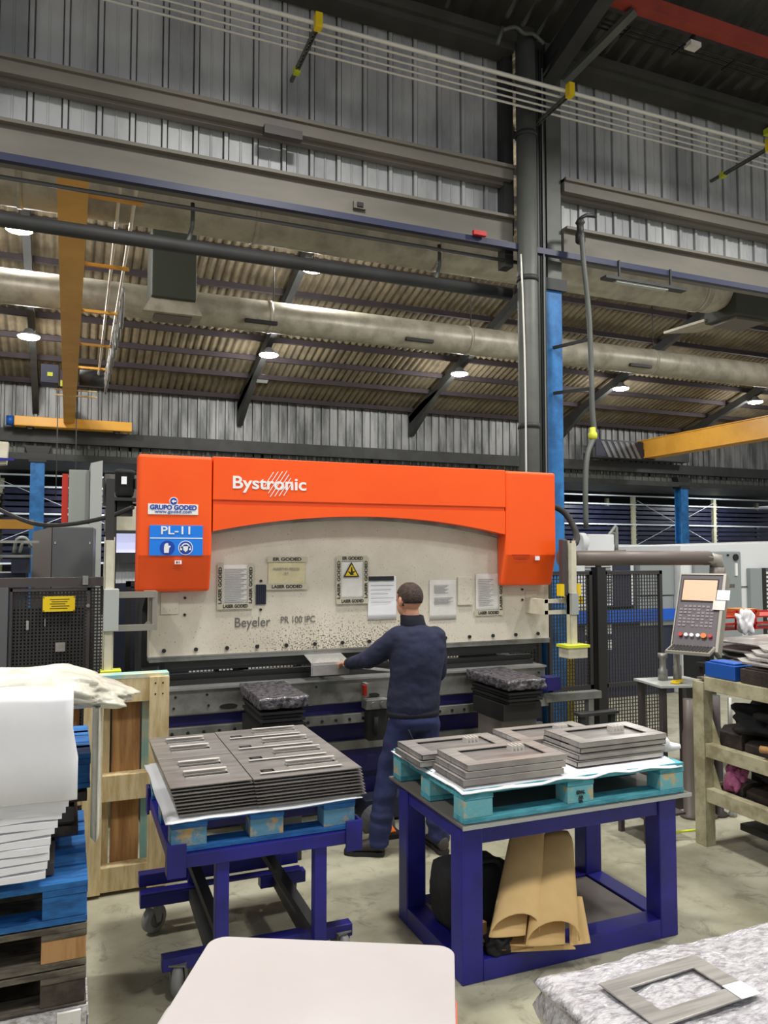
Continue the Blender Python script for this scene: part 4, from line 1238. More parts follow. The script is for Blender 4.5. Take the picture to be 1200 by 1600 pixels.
spots = [(1.89, 3.17, 3, 'front left', 0.0), (2.535, 3.235, 4, 'front right', 0.01), (1.83, 3.50, 2, 'rear left', -.01), (2.42, 3.56, 2, 'rear right', .0)]
lv = ['lowest', 'second', 'third', 'fourth', 'topmost']
first = None
for (cx, cy, n_, wh, rz) in spots:
    for k in range(n_):
        lab = ('topmost' if k == n_ - 1 else ['lowest', 'second lowest', 'third lowest', 'fourth lowest'][k]) + ' bent steel tray of the ' + wh + ' stack on the turquoise pallet'
        grp = 'bent steel trays on the turquoise pallet'
        zz = .846 + k * .0275
        off = ((k * 7) % 3 - 1) * .006
        w0 = (cx + off - (.012 * (n_ - 1 - k)), cy + off - (.006 * (n_ - 1 - k)))
        if first is None:
            first = tray(lab, grp, .52, .30)
            first.location = (w0[0], w0[1], zz); first.rotation_euler = (0, 0, rz)
        else:
            dup(first, (w0[0], w0[1], zz), rz, lab, grp)

# items under the right table
def crease(name, prof_r, p0, p1, m, lab):
    pass
t = thing('folded_cardboard', 'folded sheets of brown kraft cardboard leaning under the navy table', 'cardboard', (2.05, 3.1, .1))
def fold(cb, ct, w0, h0, w1, h1, m, nm, ang, top_round=.06, mirror=1):
    """long flattened loop of card: bottom loop at cb, top end at ct"""
    b = MB()
    cb, ct = Vector(cb), Vector(ct)
    ux_ = Vector((math.cos(ang), math.sin(ang), 0))
    dv = (ct - cb).normalized()
    nn = ux_.cross(dv).normalized()
    rows = []
    N, K = 18, 14
    for k in range(K + 1):
        f = k / K
        c = cb.lerp(ct, f)
        W = w0 + (w1 - w0) * f; H = h0 + (h1 - h0) * f
        if f > .85: W *= math.sqrt(max(.02, 1 - ((f - .85) / .155) ** 2)) * .35 + .65
        row = []
        for i in range(N + 1):
            a = -PI / 2 * .1 + (2 * PI - .9) * i / N
            x = math.cos(a) * W / 2 * mirror; y = math.sin(a) * H * (1.0 if math.sin(a) > 0 else .5)
            row.append(c + ux_ * x + nn * y + dv * (.075 * max(0, math.sin(a)) * (1 - f) ** 3))
        rows.append(row)
    O = [[b.bm.verts.new(p) for p in r] for r in rows]
    I = []
    for k, r in enumerate(rows):
        c = sum(r, Vector()) / len(r)
        I.append([b.bm.verts.new(p + (c - p).normalized() * .004) for p in r])
    for k in range(K):
        for i in range(N):
            b.face([O[k][i], O[k][i + 1], O[k + 1][i + 1], O[k + 1][i]]); b.face([I[k][i], I[k + 1][i], I[k + 1][i + 1], I[k][i + 1]])
    for i in range(N):
        b.face([O[0][i], I[0][i], I[0][i + 1], O[0][i + 1]]); b.face([O[K][i], O[K][i + 1], I[K][i + 1], I[K][i]])
    for k in range(K):
        b.face([O[k][0], O[k + 1][0], I[k + 1][0], I[k][0]]); b.face([O[k][N], I[k][N], I[k + 1][N], O[k + 1][N]])
    return b.build(nm, m, t, smooth=True)
fold((1.845, 2.995, .185), (2.14, 3.33, .52), .235, .045, .17, .014, 'kraft', 'card_fold', R(-12))
fold((2.00, 2.93, .150), (2.27, 3.28, .475), .25, .050, .16, .014, 'kraft', 'card_fold', R(-14))
fold((1.91, 2.99, .120), (2.2, 3.36, .44), .27, .02, .16, .01, 'kraft_shade', 'card_fold', R(-12))
b = MB()
b.hexa([(2.10, 2.945, .112), (2.20, 2.93, .112), (2.205, 2.94, .112), (2.105, 2.955, .112), (2.17, 3.05, .27), (2.24, 3.04, .26), (2.245, 3.05, .26), (2.175, 3.06, .27)])
b.build('card_flap', 'kraft', t)
b = MB()
b.hexa([(1.80, 3.03, .10), (2.12, 2.93, .10), (2.13, 2.95, .10), (1.81, 3.05, .10), (1.80, 3.04, .13), (2.10, 2.94, .115), (2.11, 2.96, .115), (1.81, 3.06, .13)])
b.build('card_fold', 'kraft', t)

def lumpy(name, c, s, m, lab, cat, amp=.18, sub=4, seed=0, power=3.2, parent=None, flat=True):
    b = MB()
    bmesh.ops.create_icosphere(b.bm, subdivisions=sub, radius=1)
    for v in b.bm.verts:
        d = v.co.normalized()
        k = (abs(d.x) ** power + abs(d.y) ** power + abs(d.z) ** power) ** (-1 / power)
        k *= 1 + amp * noise.noise(d * 2.2 + Vector((seed, seed, 0)))
        v.co = Vector((d.x * k * s[0], d.y * k * s[1], d.z * k * s[2])) + Vector(c)
        if flat: v.co.z = max(v.co.z, c[2] - s[2] * .98)
    for f in b.bm.faces: f.smooth = True
    o = b.build(name, m, parent)
    if parent is None: tag(o, lab, cat)
    return o
bg = thing('tool_bag', 'black fabric bag on the bottom frame of the navy table', 'bag', (1.84, 3.36, .09))
lumpy('body', (1.83, 3.38, .235), (.17, .11, .14), 'bag', '', '', seed=4, power=9, amp=.07, parent=bg)
b = MB(); b.tube([(1.72, 3.26, .34), (1.78, 3.25, .40), (1.90, 3.25, .40), (1.95, 3.26, .34)], .010, sub=4); b.build('handle', 'bag', bg)
for k, (x, y, lab) in enumerate(((1.715, 3.17, 'small offcut of light wood standing before the black bag'), (1.76, 3.15, 'second small wood offcut beside the navy table leg'))):
    b = MB(); b.box((x, y, .092), (x + .035, y + .04, .20 - k * .02), rot=Matrix.Rotation(.2, 3, 'Z')); tag(b.build('wood_offcut', 'wood_brown', bevel=.002), lab, 'wood')
lumpy('black_bundle', (1.80, 3.06, .13), (.055, .04, .04), 'bag', 'small crumpled black bundle beside the bottom of the cardboard', 'bundle', amp=.5, seed=9)
bt = thing('water_bottle', 'clear plastic water bottle standing behind the navy table', 'bottle', (2.57, 3.78, 0))
b = MB(); b.lathe((2.58, 3.80, .0), [(.03, .0), (.04, .01), (.042, .10), (.038, .14), (.042, .18), (.042, .26), (.03, .32), (.014, .35), (.014, .375)], 20); b.build('body', 'glass', bt)
b = MB(); b.cyl((2.58, 3.80, .375), (2.58, 3.80, .395), .017); b.build('cap', 'white', bt)
b = MB(); b.cyl((2.58, 3.80, .19), (2.58, 3.80, .25), .0435, n=20); b.build('label_band', 'label_green', bt)

# ---- left trolley
t = thing('trolley', 'navy blue wheeled trolley carrying the louvred sheets at left', 'trolley', (.8, 3.7, 0))
x0, x1, y0, y1, zt = .405, 1.21, 3.24, 4.12, .64
b = MB(); b.box((x0, y0, zt - .055), (x1, y0 + .05, zt)); b.box((x0, y1 - .05, zt - .055), (x1, y1, zt)); b.box((x0, y0 + .05, zt - .055), (x0 + .05, y1 - .05, zt)); b.box((x1 - .05, y0 + .05, zt - .055), (x1, y1 - .05, zt)); b.box((x0 + .05, 3.65, zt - .05), (x1 - .05, 3.70, zt)); b.build('top_frame', 'navy', t, bevel=.004)
for x, y in ((x0 - .012, y0 - .012), (x1 - .063, y0 - .012), (x0 - .012, y1), (x1 - .063, y1)):
    ya = y + .012 if y < 3.7 else y - .063
    b = MB(); b.box((x, y, zt - .085), (x + .075, y + .012, zt + .045)); b.box((x if x < .8 else x + .063, ya, zt - .085), ((x if x < .8 else x + .063) + .012, ya + .063, zt + .045)); b.build('corner_bracket', 'navy', t, bevel=.002)
for x in (.592, 1.015):
    b = MB(); b.box((x, 3.26, .16), (x + .055, 3.315, zt - .055)); b.build('leg', 'navy', t, bevel=.004)
    b = MB(); b.box((x, 4.02, .20), (x + .055, 4.075, zt - .055)); b.build('leg', 'navy', t, bevel=.004)
b = MB(); b.box((.36, 4.06, .205), (1.17, 4.12, .265)); b.build('lower_beam', 'navy', t, bevel=.004)
b = MB(); b.box((.36, 3.98, .135), (.62, 4.04, .195)); b.box((.95, 3.98, .135), (1.19, 4.04, .195)); b.box((.36, 3.98, .195), (1.17, 4.04, .205)); b.build('lower_beam', 'navy', t, bevel=.004)
b = MB(); b.box((.40, 3.40, .11), (1.24, 3.46, .165)); b.build('lower_beam', 'navy', t, bevel=.004)
for x in (.62, 1.045):
    b = MB(); b.bar((x, 3.43, .14), (x, 4.06, .17), .06, .05); b.build('side_beam', 'dark_steel', t)
    b = MB(); b.bar((x + .03 if x < .8 else x, 3.32, .20), (x - .12 if x < .8 else x - .25, 4.06, .60), .045, .03); b.build('brace', 'mesh', t)
for x, y, ra in ((.43, 4.02, -55), (1.12, 4.05, 0), (.47, 3.42, -20), (1.19, 3.42, 15)):
    RT = Matrix.Translation((x, y, 0)) @ Matrix.Rotation(R(ra), 4, 'Z') @ Matrix.Translation((-x, -y, 0))
    b = MB(); b.prism([(y - .03, .135), (y + .03, .135), (y + .012, .055), (y - .012, .055)], 'x', x - .035, x - .029); b.prism([(y - .03, .135), (y + .03, .135), (y + .012, .055), (y - .012, .055)], 'x', x + .029, x + .035); b.box((x - .035, y - .035, .130), (x + .035, y + .035, .137)); b.xf(RT); fk = b.build('caster_fork', 'steel', t)
    b = MB(); b.lathe((x - .022, y, .066), [(.02, 0), (.055, .0), (.066, .008), (.066, .036), (.055, .044), (.02, .044)], 28, axis=(1, 0, 0)); b.xf(RT); b.build('caster_wheel', 'caster', t)
    b = MB(); b.lathe((x - .024, y, .066), [(.0, 0), (.038, .0), (.038, .048), (0, .048)], 20, axis=(1, 0, 0)); b.xf(RT); b.build('wheel_hub', 'cab_dark2', t)
pallet(.41, 1.20, 3.26, 4.10, .642, 'pal_blue', 'pal_block', 'blue painted pallet lying on the navy trolley', hh=.135)
wavy_sheet('paper_liner', .385, 1.225, 3.235, 4.16, .784, 'paper_white', 'white liner sheet between the blue pallet and the louvred sheets', 'liner', drop=.02, seed=8, over=.04)

def slotted(lab, grp):
    """left plates: two framed slots with folded flanges"""
    s = thing('slotted_sheet', lab, 'metal sheet', (0, 0, 0), grp)
    b = MB()
    holes = [(.075, .26, .27, .355), (.075, .26, .105, .19)]
    b.holed(0, .335, 0, .455, 0, .004, holes)
    b.build('sheet', 'plate', s)
    b = MB()
    for h in holes:
        b.box((h[0], h[3] - .002, .0025), (h[1], h[3] + .002, .018)); b.box((h[0], h[3] - .022, .016), (h[1], h[3] + .002, .018))
        b.box((h[0], h[2] - .002, -.0), (h[1], h[2] + .002, .010))
    b.build('slot_flange', 'plate_edge', s)
    b = MB()
    for x_, y_ in ((.035, .04), (.30, .04), (.035, .41), (.30, .41)):
        b.box((x_ - .003, y_ - .03, .0025), (x_ + .001, y_ + .03, .0032))
    b.box((.05, .09, .0025), (.052, .37, .0031)); b.box((.275, .09, .0025), (.277, .37, .0031))
    b.build('etched_line', 'mesh', s)
    return s
def louvred(lab, grp):
    """right sheets: four rows of star hole plus raised louvre"""
    s = thing('louvred_sheet', lab, 'metal sheet', (0, 0, 0), grp)
    b = MB(); hl = []
    for k in range(4):
        y = .075 + k * .225
        hl += [(.055, .115, y + .01, y + .06), (.18, .41, y + .035, y + .10)]
    b.holed(0, .485, 0, .93, 0, .004, hl)
    b.build('sheet', 'plate', s)
    b = MB()
    for k in range(4):
        y = .075 + k * .225
        b.box((.18, y + .098, .004), (.41, y + .102, .024)); b.box((.18, y + .08, .022), (.41, y + .102, .024)); b.box((.18, y + .033, .004), (.41, y + .037, .012))
        b.box((.04, y - .018, .0025), (.41, y - .014, .012)); b.box((.04, y - .03, .011), (.41, y - .014, .012))
    b.build('louvre', 'plate_edge', s)
    b = MB()
    for k in range(4):
        y = .11 + k * .225
        P = []
        for i in range(16):
            r = .028 if i % 2 else .017
            P.append((.085 + r * math.cos(i * PI / 8), y + r * math.sin(i * PI / 8)))
        b.prism(P, 'z', .0005, .0022)
    b.build('star_tab', 'mesh', s)
    return s
NL = 9
g1, g2 = 'slotted sheets in the left half of the trolley stack', 'louvred sheets in the right half of the trolley stack'
tl = ['lowest', 'second from the bottom', 'third from the bottom', 'fourth from the bottom', 'middle one', 'fourth from the top', 'third from the top', 'second from the top', 'topmost']
pf = pr = None
for k in range(NL):
    z = .790 + k * .0135
    dx = (k - NL + 1) * -.004
    dy = -(NL - 1 - k) * .002 + ((k * 5) % 3) * .003
    for where, yy in (('front', 3.262), ('rear', 3.722)):
        lab = tl[k] + ' of the slotted steel sheets, ' + where + ' left of the trolley stack'
        if pf is None:
            pf = slotted(lab, g1); pf.location = (.405 + dx, yy + dy, z)
        else:
            dup(pf, (.405 + dx, yy + dy, z), 0, lab, g1)
    lab = tl[k] + ' of the louvred steel sheets, right half of the trolley'
    if pr is None:
        pr = louvred(lab, g2); pr.location = (.745 + dx * .5, 3.255 + dy, z)
    else:
        dup(pr, (.745 + dx * .5, 3.255 + dy, z), 0, lab, g2)

# ---- white rounded board in the foreground
def rounded(x0, x1, y0, y1, r, n=8):
    P = []
    for cx, cy, a in ((x1 - r, y0 + r, -90), (x1 - r, y1 - r, 0), (x0 + r, y1 - r, 90), (x0 + r, y0 + r, 180)):
        for i in range(n + 1):
            q = R(a + 90 * i / n); P.append((cx + r * math.cos(q), cy + r * math.sin(q)))
    return P
t = thing('white_machine_table', 'white rounded board with a coral rim at the bottom of the picture', 'board', (.64, 1.75, .0))
mt = Matrix.Translation((.722, 2.145, 0)) @ Matrix.Rotation(R(-27.0), 4, 'Z')
b = MB(); b.prism(rounded(-.35, .345, -.9, 0, .05), 'z', .735, .75); b.xf(mt); b.build('board', 'board_white', t, bevel=.003)
b = MB(); b.prism(rounded(-.36, .35, -.95, -.17, .06), 'z', .70, .722); b.xf(mt); b.build('rim', 'board_rim', t, bevel=.004)
b = MB(); b.prism(rounded(-.385, .33, -.95, -.20, .08), 'z', .63, .70); b.xf(mt); b.build('lower_shell', 'board_white', t, bevel=.004)
b = MB(); b.prism(rounded(-.06, .10, -.75, -.6, .02), 'z', .06, .64); b.xf(mt); b.build('pillar', 'cab_grey2', t)
b = MB(); b.prism(rounded(-.25, .30, -.95, -.40, .04), 'z', .0, .06); b.xf(mt); b.build('foot_plate', 'cab_grey2', t)

# ---- film wrapped pallet at the bottom right
pallet(1.30, 2.50, 1.22, 2.02, .0, 'pal_blue', 'pal_block', 'blue pallet under the film wrapped load at the bottom right')
t = thing('wrapped_load', 'pallet load wrapped in clear stretch film at the bottom right', 'load', (1.9, 1.6, .145))
b = MB()
n_ = 70
def WP(u, v):
    x = 1.31 + 1.19 * u; y = 1.24 + .79 * v
    e = min(x - 1.31, 2.5 - x, y - 1.24, 2.03 - y)
    z = .595 + .012 * noise.noise(Vector((x * 3.2, y * 3.2, 1))) + .007 * noise.noise(Vector((x * 14, y * 9, 4))) + .004 * noise.noise(Vector((x * 34, y * 20, 4)))
    if e < .04: z -= .02 * (1 - e / .04) ** 2
    return Vector((x, y, z))
T = [[b.bm.verts.new(WP(i / n_, j / n_)) for i in range(n_ + 1)] for j in range(n_ + 1)]
for j in range(n_):
    for i in range(n_):
        b.face([T[j][i], T[j][i + 1], T[j + 1][i + 1], T[j + 1][i]])
edge = [T[0][i] for i in range(n_ + 1)] + [T[j][n_] for j in range(1, n_ + 1)] + [T[n_][i] for i in range(n_ - 1, -1, -1)] + [T[j][0] for j in range(n_ - 1, 0, -1)]
prev = edge
cc = Vector((1.905, 1.635, 0))
for k in range(1, 19):
    cur = []
    for v in edge:
        c = v.co.copy(); c.z = v.co.z - k * .0235
        d = Vector((c.x - cc.x, c.y - cc.y, 0))
        bulge = .012 * math.sin(k * 1.3 + c.x * 3) + .012 * noise.noise(c * 9) - .010
        c += Vector((math.copysign(1, d.x) * (abs(d.x) > .58), math.copysign(1, d.y) * (abs(d.y) > .38), 0)) * bulge
        c.z = max(c.z, .15)
        cur.append(b.bm.verts.new(c))
    for i in range(len(edge)):
        j = (i + 1) % len(edge)
        b.face([prev[i], prev[j], cur[j], cur[i]])
    prev = cur
b.face(prev)
b.build('film', 'wrap', t, smooth=True)
b = MB()
mt = Matrix.Translation((1.635, 1.79, 0)) @ Matrix.Rotation(R(0), 4, 'Z')
b.holed(-.19, .19, -.115, .115, .606, .612, [(-.125, .125, -.06, .06)])
b.xf(Matrix.Translation((1.64, 1.785, 0)) @ Matrix.Rotation(R(3), 4, 'Z'))
tag(b.build('steel_frame_plate', 'plate_light', bevel=.002), 'flat rectangular steel frame lying under the film on the wrapped load', 'metal frame')
b = MB(); b.box((1.76, 1.67, .613), (1.83, 1.74, .615)); tag(b.build('label_sheet', 'paper_white'), 'small white label on the steel frame of the wrapped load', 'label')

# ---- wooden pallet standing upright
t = thing('upright_pallet', 'pale wooden pallet standing on edge behind the foam pile', 'pallet', (.16, 4.5, 0))
yb, yf = 4.62, 4.50
for x0, x1, m_ in ((-.22, .0, 'wood'), (.10, .20, 'wood'), (.44, .545, 'wood')):
    b = MB(); b.box((x0, yf, .02), (x1, yf + .022, 1.165)); b.build('runner_board', m_, t, bevel=.002)
for z0, z1 in ((1.03, 1.175), (.50, .64), (.02, .15)):
    b = MB(); b.box((-.22, yf + .022, z0), (.545, yf + .10, z1)); b.build('cross_block', 'wood', t, bevel=.003)
b = MB(); b.box((-.22, yf + .02, 1.16), (.545, yf + .125, 1.182)); b.build('painted_edge', 'teal_stain', t)
for x0, x1, m_ in ((.20, .24, 'wood'), (.25, .40, 'wood_brown'), (.41, .45, 'teal_stain'), (-.2, .08, 'wood_brown')):
    b = MB(); b.box((x0, yf + .10, .03), (x1, yf + .122, 1.16)); b.build('deck_board', m_, t, bevel=.002)
b = MB(); b.cyl((.47, yf - .002, 1.13), (.47, yf, 1.13), .005, n=8)
copies(b.build('nail_head', 'rust', t), [(x - .47, 0, z - 1.13) for x in (.47, .51) for z in (1.13, .58, .10, 1.07) if (x, z) != (.47, 1.13)])

# ---- pallet pile with foam sheets at left
def pile_pallet(z, deck, block, lab):
    return pallet(-1.05, .09, 2.93, 3.72, z, deck, block, lab, 'pile of pallets at the left edge', hh=.140)
pile_pallet(.0, 'wood_grey', 'wood_grey', 'lowest pallet of the left pile, partly wrapped in film')
pile_pallet(.145, 'wood_dark', 'wood_dark', 'dark pallet, second from the floor in the left pile')
pile_pallet(.29, 'wood_grey', 'wood_dark', 'grey weathered pallet, third from the floor in the left pile')
pile_pallet(.435, 'wood_grey', 'wood_brown', 'brown pallet directly under the blue one in the left pile')
pile_pallet(.58, 'pal_blue', 'pal_blue', 'blue pallet on top of the left pile under the white foam')
b = MB(); b.box((-1.06, 2.915, .15), (.097, 2.922, .305)); b.box((.094, 2.915, .13), (.100, 3.5, .27))
tag(b.build('wrap_film', 'wrap'), 'clear film wound around the lower pallets of the left pile', 'film')
b = MB(); b.box((.0, 2.90, .215), (.075, 2.912, .30)); b.prism([(.03, .262), (.05, .262), (.04, .278)], 'y', 2.898, 2.90)
tag(b.build('pallet_label', 'paper'), 'small white label on the film around the left pile', 'label')
for k, (x0, x1, y0, y1, z0, z1) in enumerate(((-.9, -.02, 3.0, 3.7, .725, .78), (-.9, .06, 3.215, 3.72, .782, .83), (-.9, .045, 3.22, 3.72, .832, .90), (-.9, .09, 3.225, 3.70, .902, .95))):
    b = MB(); b.box((x0, y0, z0), (x1, y1, z1 - .012)); b.box((x0, y0 + .02, z1 - .012), (x1 - .02, y1, z1))
    tag(b.build('brown_panel', 'rust' if k % 2 else 'frame_brown', bevel=.002), ['lowest', 'second', 'third', 'topmost'][k] + ' of the dark brown panels lying on the blue pallet of the left pile', 'panel', 'brown panels on the left pile')
pallet(-1.0, .10, 3.22, 3.75, .952, 'pal_blue', 'pal_blue', 'small blue pallet half hidden behind the hanging foam sheets', hh=.13)
# foam sheets: wavy layers, edges stepping in towards the bottom
edges = [(-.045, .795), (-.04, .82), (-.035, .845), (-.035, .87), (-.03, .895), (-.02, .92), (-.012, .945), (.0, .968), (.012, .99), (.022, 1.01), (.040, 1.035)]
def foam(k, xr, z, th, yf_):
    b = MB(); n1, n2 = 26, 6
    def P(i, j, o):
        x = -1.0 + (xr + 1.0) * i / n1; y = yf_ + (3.2 - yf_) * j / n2
        f = 1 - j / n2
        zz = z - .030 * f ** 2 + .007 * noise.noise(Vector((x * 5, k * 1.1, 0))) + .010 * math.sin(x * 3 + k * .25)
        return Vector((x + .004 * noise.noise(Vector((k * 3.1, y * 7, 0))), y + .008 * noise.noise(Vector((x * 6, k * 2.0, 3))), zz + o))
    V = {}
    for o in (0, 1):
        for i in range(n1 + 1):
            for j in range(n2 + 1):
                V[i, j, o] = b.bm.verts.new(P(i, j, o * th))
    for i in range(n1):
        for j in range(n2):
            b.face([V[i, j, 1], V[i + 1, j, 1], V[i + 1, j + 1, 1], V[i, j + 1, 1]]); b.face([V[i, j, 0], V[i, j + 1, 0], V[i + 1, j + 1, 0], V[i + 1, j, 0]])
    for i in range(n1):
        b.face([V[i, 0, 0], V[i + 1, 0, 0], V[i + 1, 0, 1], V[i, 0, 1]]); b.face([V[i, n2, 0], V[i, n2, 1], V[i + 1, n2, 1], V[i + 1, n2, 0]])
    for j in range(n2):
        b.face([V[n1, j, 0], V[n1, j + 1, 0], V[n1, j + 1, 1], V[n1, j, 1]]); b.face([V[0, j, 0], V[0, j, 1], V[0, j + 1, 1], V[0, j + 1, 0]])
    return b.build('foam_sheet', 'foam', smooth=False)
words = ['lowest', 'second lowest', 'third lowest', 'fourth lowest', 'fifth lowest', 'middle one', 'fifth from the top', 'fourth from the top', 'third from the top', 'second from the top', 'topmost']
for k, (xr, z) in enumerate(edges):
    tag(foam(k, xr, z + .01, .0215, 2.86), words[k] + ' of the layered white foam sheets on the left pile', 'foam sheet', 'layered white foam sheets')
# the big draped foam sheets on top, front face hanging down
for k, (yf_, xr, zt_, zb_, lab) in enumerate(((2.835, .048, 1.385, 1.03, 'big white foam sheet draped down the front of the left pile'),)):
    b = MB(); n1 = 22
    rows = []
    path = [(3.25, zt_ - .03), (3.1, zt_ - .01), (yf_ + .05, zt_), (yf_ + .015, zt_ - .008), (yf_ + .002, zt_ - .03), (yf_, zt_ - .12), (yf_ + .004, zt_ - .22), (yf_ + .002, zb_)]
    for (y, z) in path:
        rows.append([Vector((-1.0 + (xr + 1) * i / n1 - (.018 if z > 1.2 and k == 0 else 0) * (i == n1), y + .006 * noise.noise(Vector((i * .5, z * 3, k))), z + .010 * noise.noise(Vector((i * .35, z, k + 4))))) for i in range(n1 + 1)])
    O = [[b.bm.verts.new(p) for p in r] for r in rows]
    I = [[b.bm.verts.new(p + Vector((0, .006, -.006))) for p in r] for r in rows]
    m1 = len(rows) - 1
    for j in range(m1):
        for i in range(n1):
            b.face([O[j][i], O[j][i + 1], O[j + 1][i + 1], O[j + 1][i]]); b.face([I[j][i], I[j + 1][i], I[j + 1][i + 1], I[j][i + 1]])
        b.face([O[j][n1], I[j][n1], I[j + 1][n1], O[j + 1][n1]])
    for i in range(n1):
        b.face([O[m1][i], O[m1][i + 1], I[m1][i + 1], I[m1][i]])
    tag(b.build('foam_sheet', 'foam', smooth=True), lab, 'foam sheet')
# the bag of film puffing out on top
b = MB()
bmesh.ops.create_icosphere(b.bm, subdivisions=5, radius=1)
for v in b.bm.verts:
    d = v.co.normalized()
    p = 2.6
    k = (abs(d.x) ** p + abs(d.y) ** p + abs(d.z) ** p) ** (-1 / p)
    k *= 1 + .22 * noise.noise(d * 2.1) + .06 * noise.noise(d * 7)
    v.co = Vector((d.x * k * .44 - .22, d.y * k * .22 + 3.22, d.z * k * .075 + 1.345))
    if v.co.x > .0: v.co.z -= (v.co.x) * .25
tag(b.build('plastic_bag', 'film', smooth=True), 'crumpled cream plastic film bulging over the top of the foam pile', 'plastic film')
b = MB()
b.strip([(.10, 3.12), (.115, 3.05), (.13, 3.15), (.12, 3.25), (.14, 3.32)], 'z', .80, 1.28); b.strip([(.104, 3.12), (.119, 3.05), (.134, 3.15), (.124, 3.25), (.144, 3.32)], 'z', .80, 1.28)
tag(b.build('hanging_film', 'film', smooth=True), 'strip of creased film hanging beside the foam pile', 'film')

# ---- foot pedal, floor bits
t = thing('foot_pedal', 'round hooded foot pedal on the floor beside the worker\'s feet', 'pedal', (2.0, 4.75, 0))
b = MB(); b.prism([(1.86, 0), (2.08, 0)] + [(1.97 + .11 * math.cos(R(a)), .02 + .13 * math.sin(R(a))) for a in range(0, 181, 15)], 'y', 4.86, 4.98); b.build('hood', 'cab_dark', t, bevel=.008)
b = MB(); b.box((1.90, 4.70, 0), (2.06, 4.98, .03)); b.build('base', 'rubber', t)
b = MB(); b.box((1.92, 4.74, .035), (2.03, 4.88, .05), rot=Matrix.Rotation(R(12), 3, 'X')); b.build('treadle', 'knob_orange', t)
b = MB(); b.box((1.92, 5.02, .02), (2.3, 5.2, .16)); b.box((1.94, 5.015, .05), (2.05, 5.02, .13)); tag(b.build('pedal_box', 'machine_navy', bevel=.006), 'low dark box on the floor under the press beside the pedal', 'box')


# ================================================================ THE WORKER
def capsule(b, p, q, r1, r2, n=14, cap=5):
    p, q = Vector(p), Vector(q)
    d = (q - p).normalized()
    rings = []
    for i in range(cap):
        a = PI / 2 * (1 - i / cap) * .98
        rings.append(b.ring(p - d * r1 * math.sin(a), d, r1 * math.cos(a) + 1e-4, n))
    L = (q - p).length
    for i in range(6):
        f = i / 5
        rings.append(b.ring(p + d * L * f, d, r1 + (r2 - r1) * f, n))
    for i in range(1, cap + 1):
        a = PI / 2 * i / cap * .98
        rings.append(b.ring(q + d * r2 * math.sin(a), d, r2 * math.cos(a) + 1e-4, n))
    b.skin(rings)

def loft(b, rings, n=28):
    """rings: (x, y, z, rx, ry, yaw)"""
    V = []
    for x, y, z, rx, ry, yaw in rings:
        c, s = math.cos(yaw), math.sin(yaw)
        row = []
        for i in range(n):
            a = 2 * PI * i / n
            p = 2.35
            ca, sa = math.cos(a), math.sin(a)
            k = (abs(ca) ** p + abs(sa) ** p) ** (-1 / p)
            u, v = rx * ca * k, ry * sa * k
            row.append(b.bm.verts.new((x + u * c - v * s, y + u * s + v * c, z)))
        V.append(row)
    b.skin(V)

def solid(b, name, m, parent, voxel, smooth_it=6, fac=.6, disp=None):
    o = b.build(name, m, parent, smooth=True)
    md = o.modifiers.new('r', 'REMESH'); md.mode = 'VOXEL'; md.voxel_size = voxel; md.use_smooth_shade = True
    if smooth_it:
        ms = o.modifiers.new('s', 'SMOOTH'); ms.factor = fac; ms.iterations = smooth_it
    baked(o)
    if disp:
        for v in o.data.vertices:
            v.co += v.normal * disp(v.co + org(o))
    for p in o.data.polygons: p.use_smooth = True
    return o

P0 = (2.04, 4.50, 0)
wk = thing('person', 'worker in navy sweater and trousers standing at the press, seen from behind', 'person', P0)
yaw = R(6)
# skeleton
hipL, hipR = (1.965, 4.50, .86), (2.13, 4.49, .86)
kneeL, kneeR = (1.885, 4.53, .47), (2.15, 4.50, .47)
ankL, ankR = (1.80, 4.50, .085), (2.185, 4.40, .085)
shL, shR = (1.960, 4.52, 1.300), (2.190, 4.50, 1.295)
elL, elR = (1.80, 4.66, 1.17), (2.255, 4.58, 1.07)
wrL, wrR = (1.765, 4.90, 1.12), (2.16, 4.82, 1.07)
hd = Vector((2.035, 4.535, 1.555))
# body: one continuous surface
b = MB()
loft(b, [(2.045, 4.50, .80, .13, .09, yaw), (2.05, 4.50, .95, .14, .10, yaw), (2.06, 4.50, 1.15, .13, .095, yaw), (2.075, 4.50, 1.28, .135, .085, yaw), (2.06, 4.51, 1.36, .07, .055, yaw), (2.05, 4.515, 1.42, .055, .055, yaw)])
capsule(b, (2.05, 4.515, 1.38), (2.04, 4.53, 1.50), .056, .052)
face = R(14)
fd = Vector((-math.sin(face), math.cos(face), -.12)).normalized()
# head: egg shaped cranium, jaw, nose, brow, lips, ears
def ell(b, c, rx, ry, rz, yw=0, n=20):
    R0 = []
    for i in range(1, 14):
        a = -PI / 2 + PI * i / 14
        R0.append((c[0], c[1], c[2] + rz * math.sin(a), rx * math.cos(a), ry * math.cos(a), yw))
    V = []
    for x, y, z, ax, ay, yw_ in R0:
        V.append([b.bm.verts.new((x + ax * math.cos(t_) * math.cos(yw_) - ay * math.sin(t_) * math.sin(yw_), y + ax * math.cos(t_) * math.sin(yw_) + ay * math.sin(t_) * math.cos(yw_), z)) for t_ in [2 * PI * k / n for k in range(n)]])
    b.skin(V)
ell(b, hd + Vector((0, 0, .015)), .076, .096, .092, face)
ell(b, hd + fd * .03 + Vector((0, 0, -.045)), .058, .066, .066, face)
ell(b, hd + fd * .098 + Vector((0, 0, -.018)), .012, .022, .022, face)
ell(b, hd + fd * .082 + Vector((0, 0, -.058)), .022, .012, .010, face)
ell(b, hd + fd * .085 + Vector((0, 0, .022)), .045, .012, .010, face)
rt = Vector((math.cos(face), math.sin(face), 0))
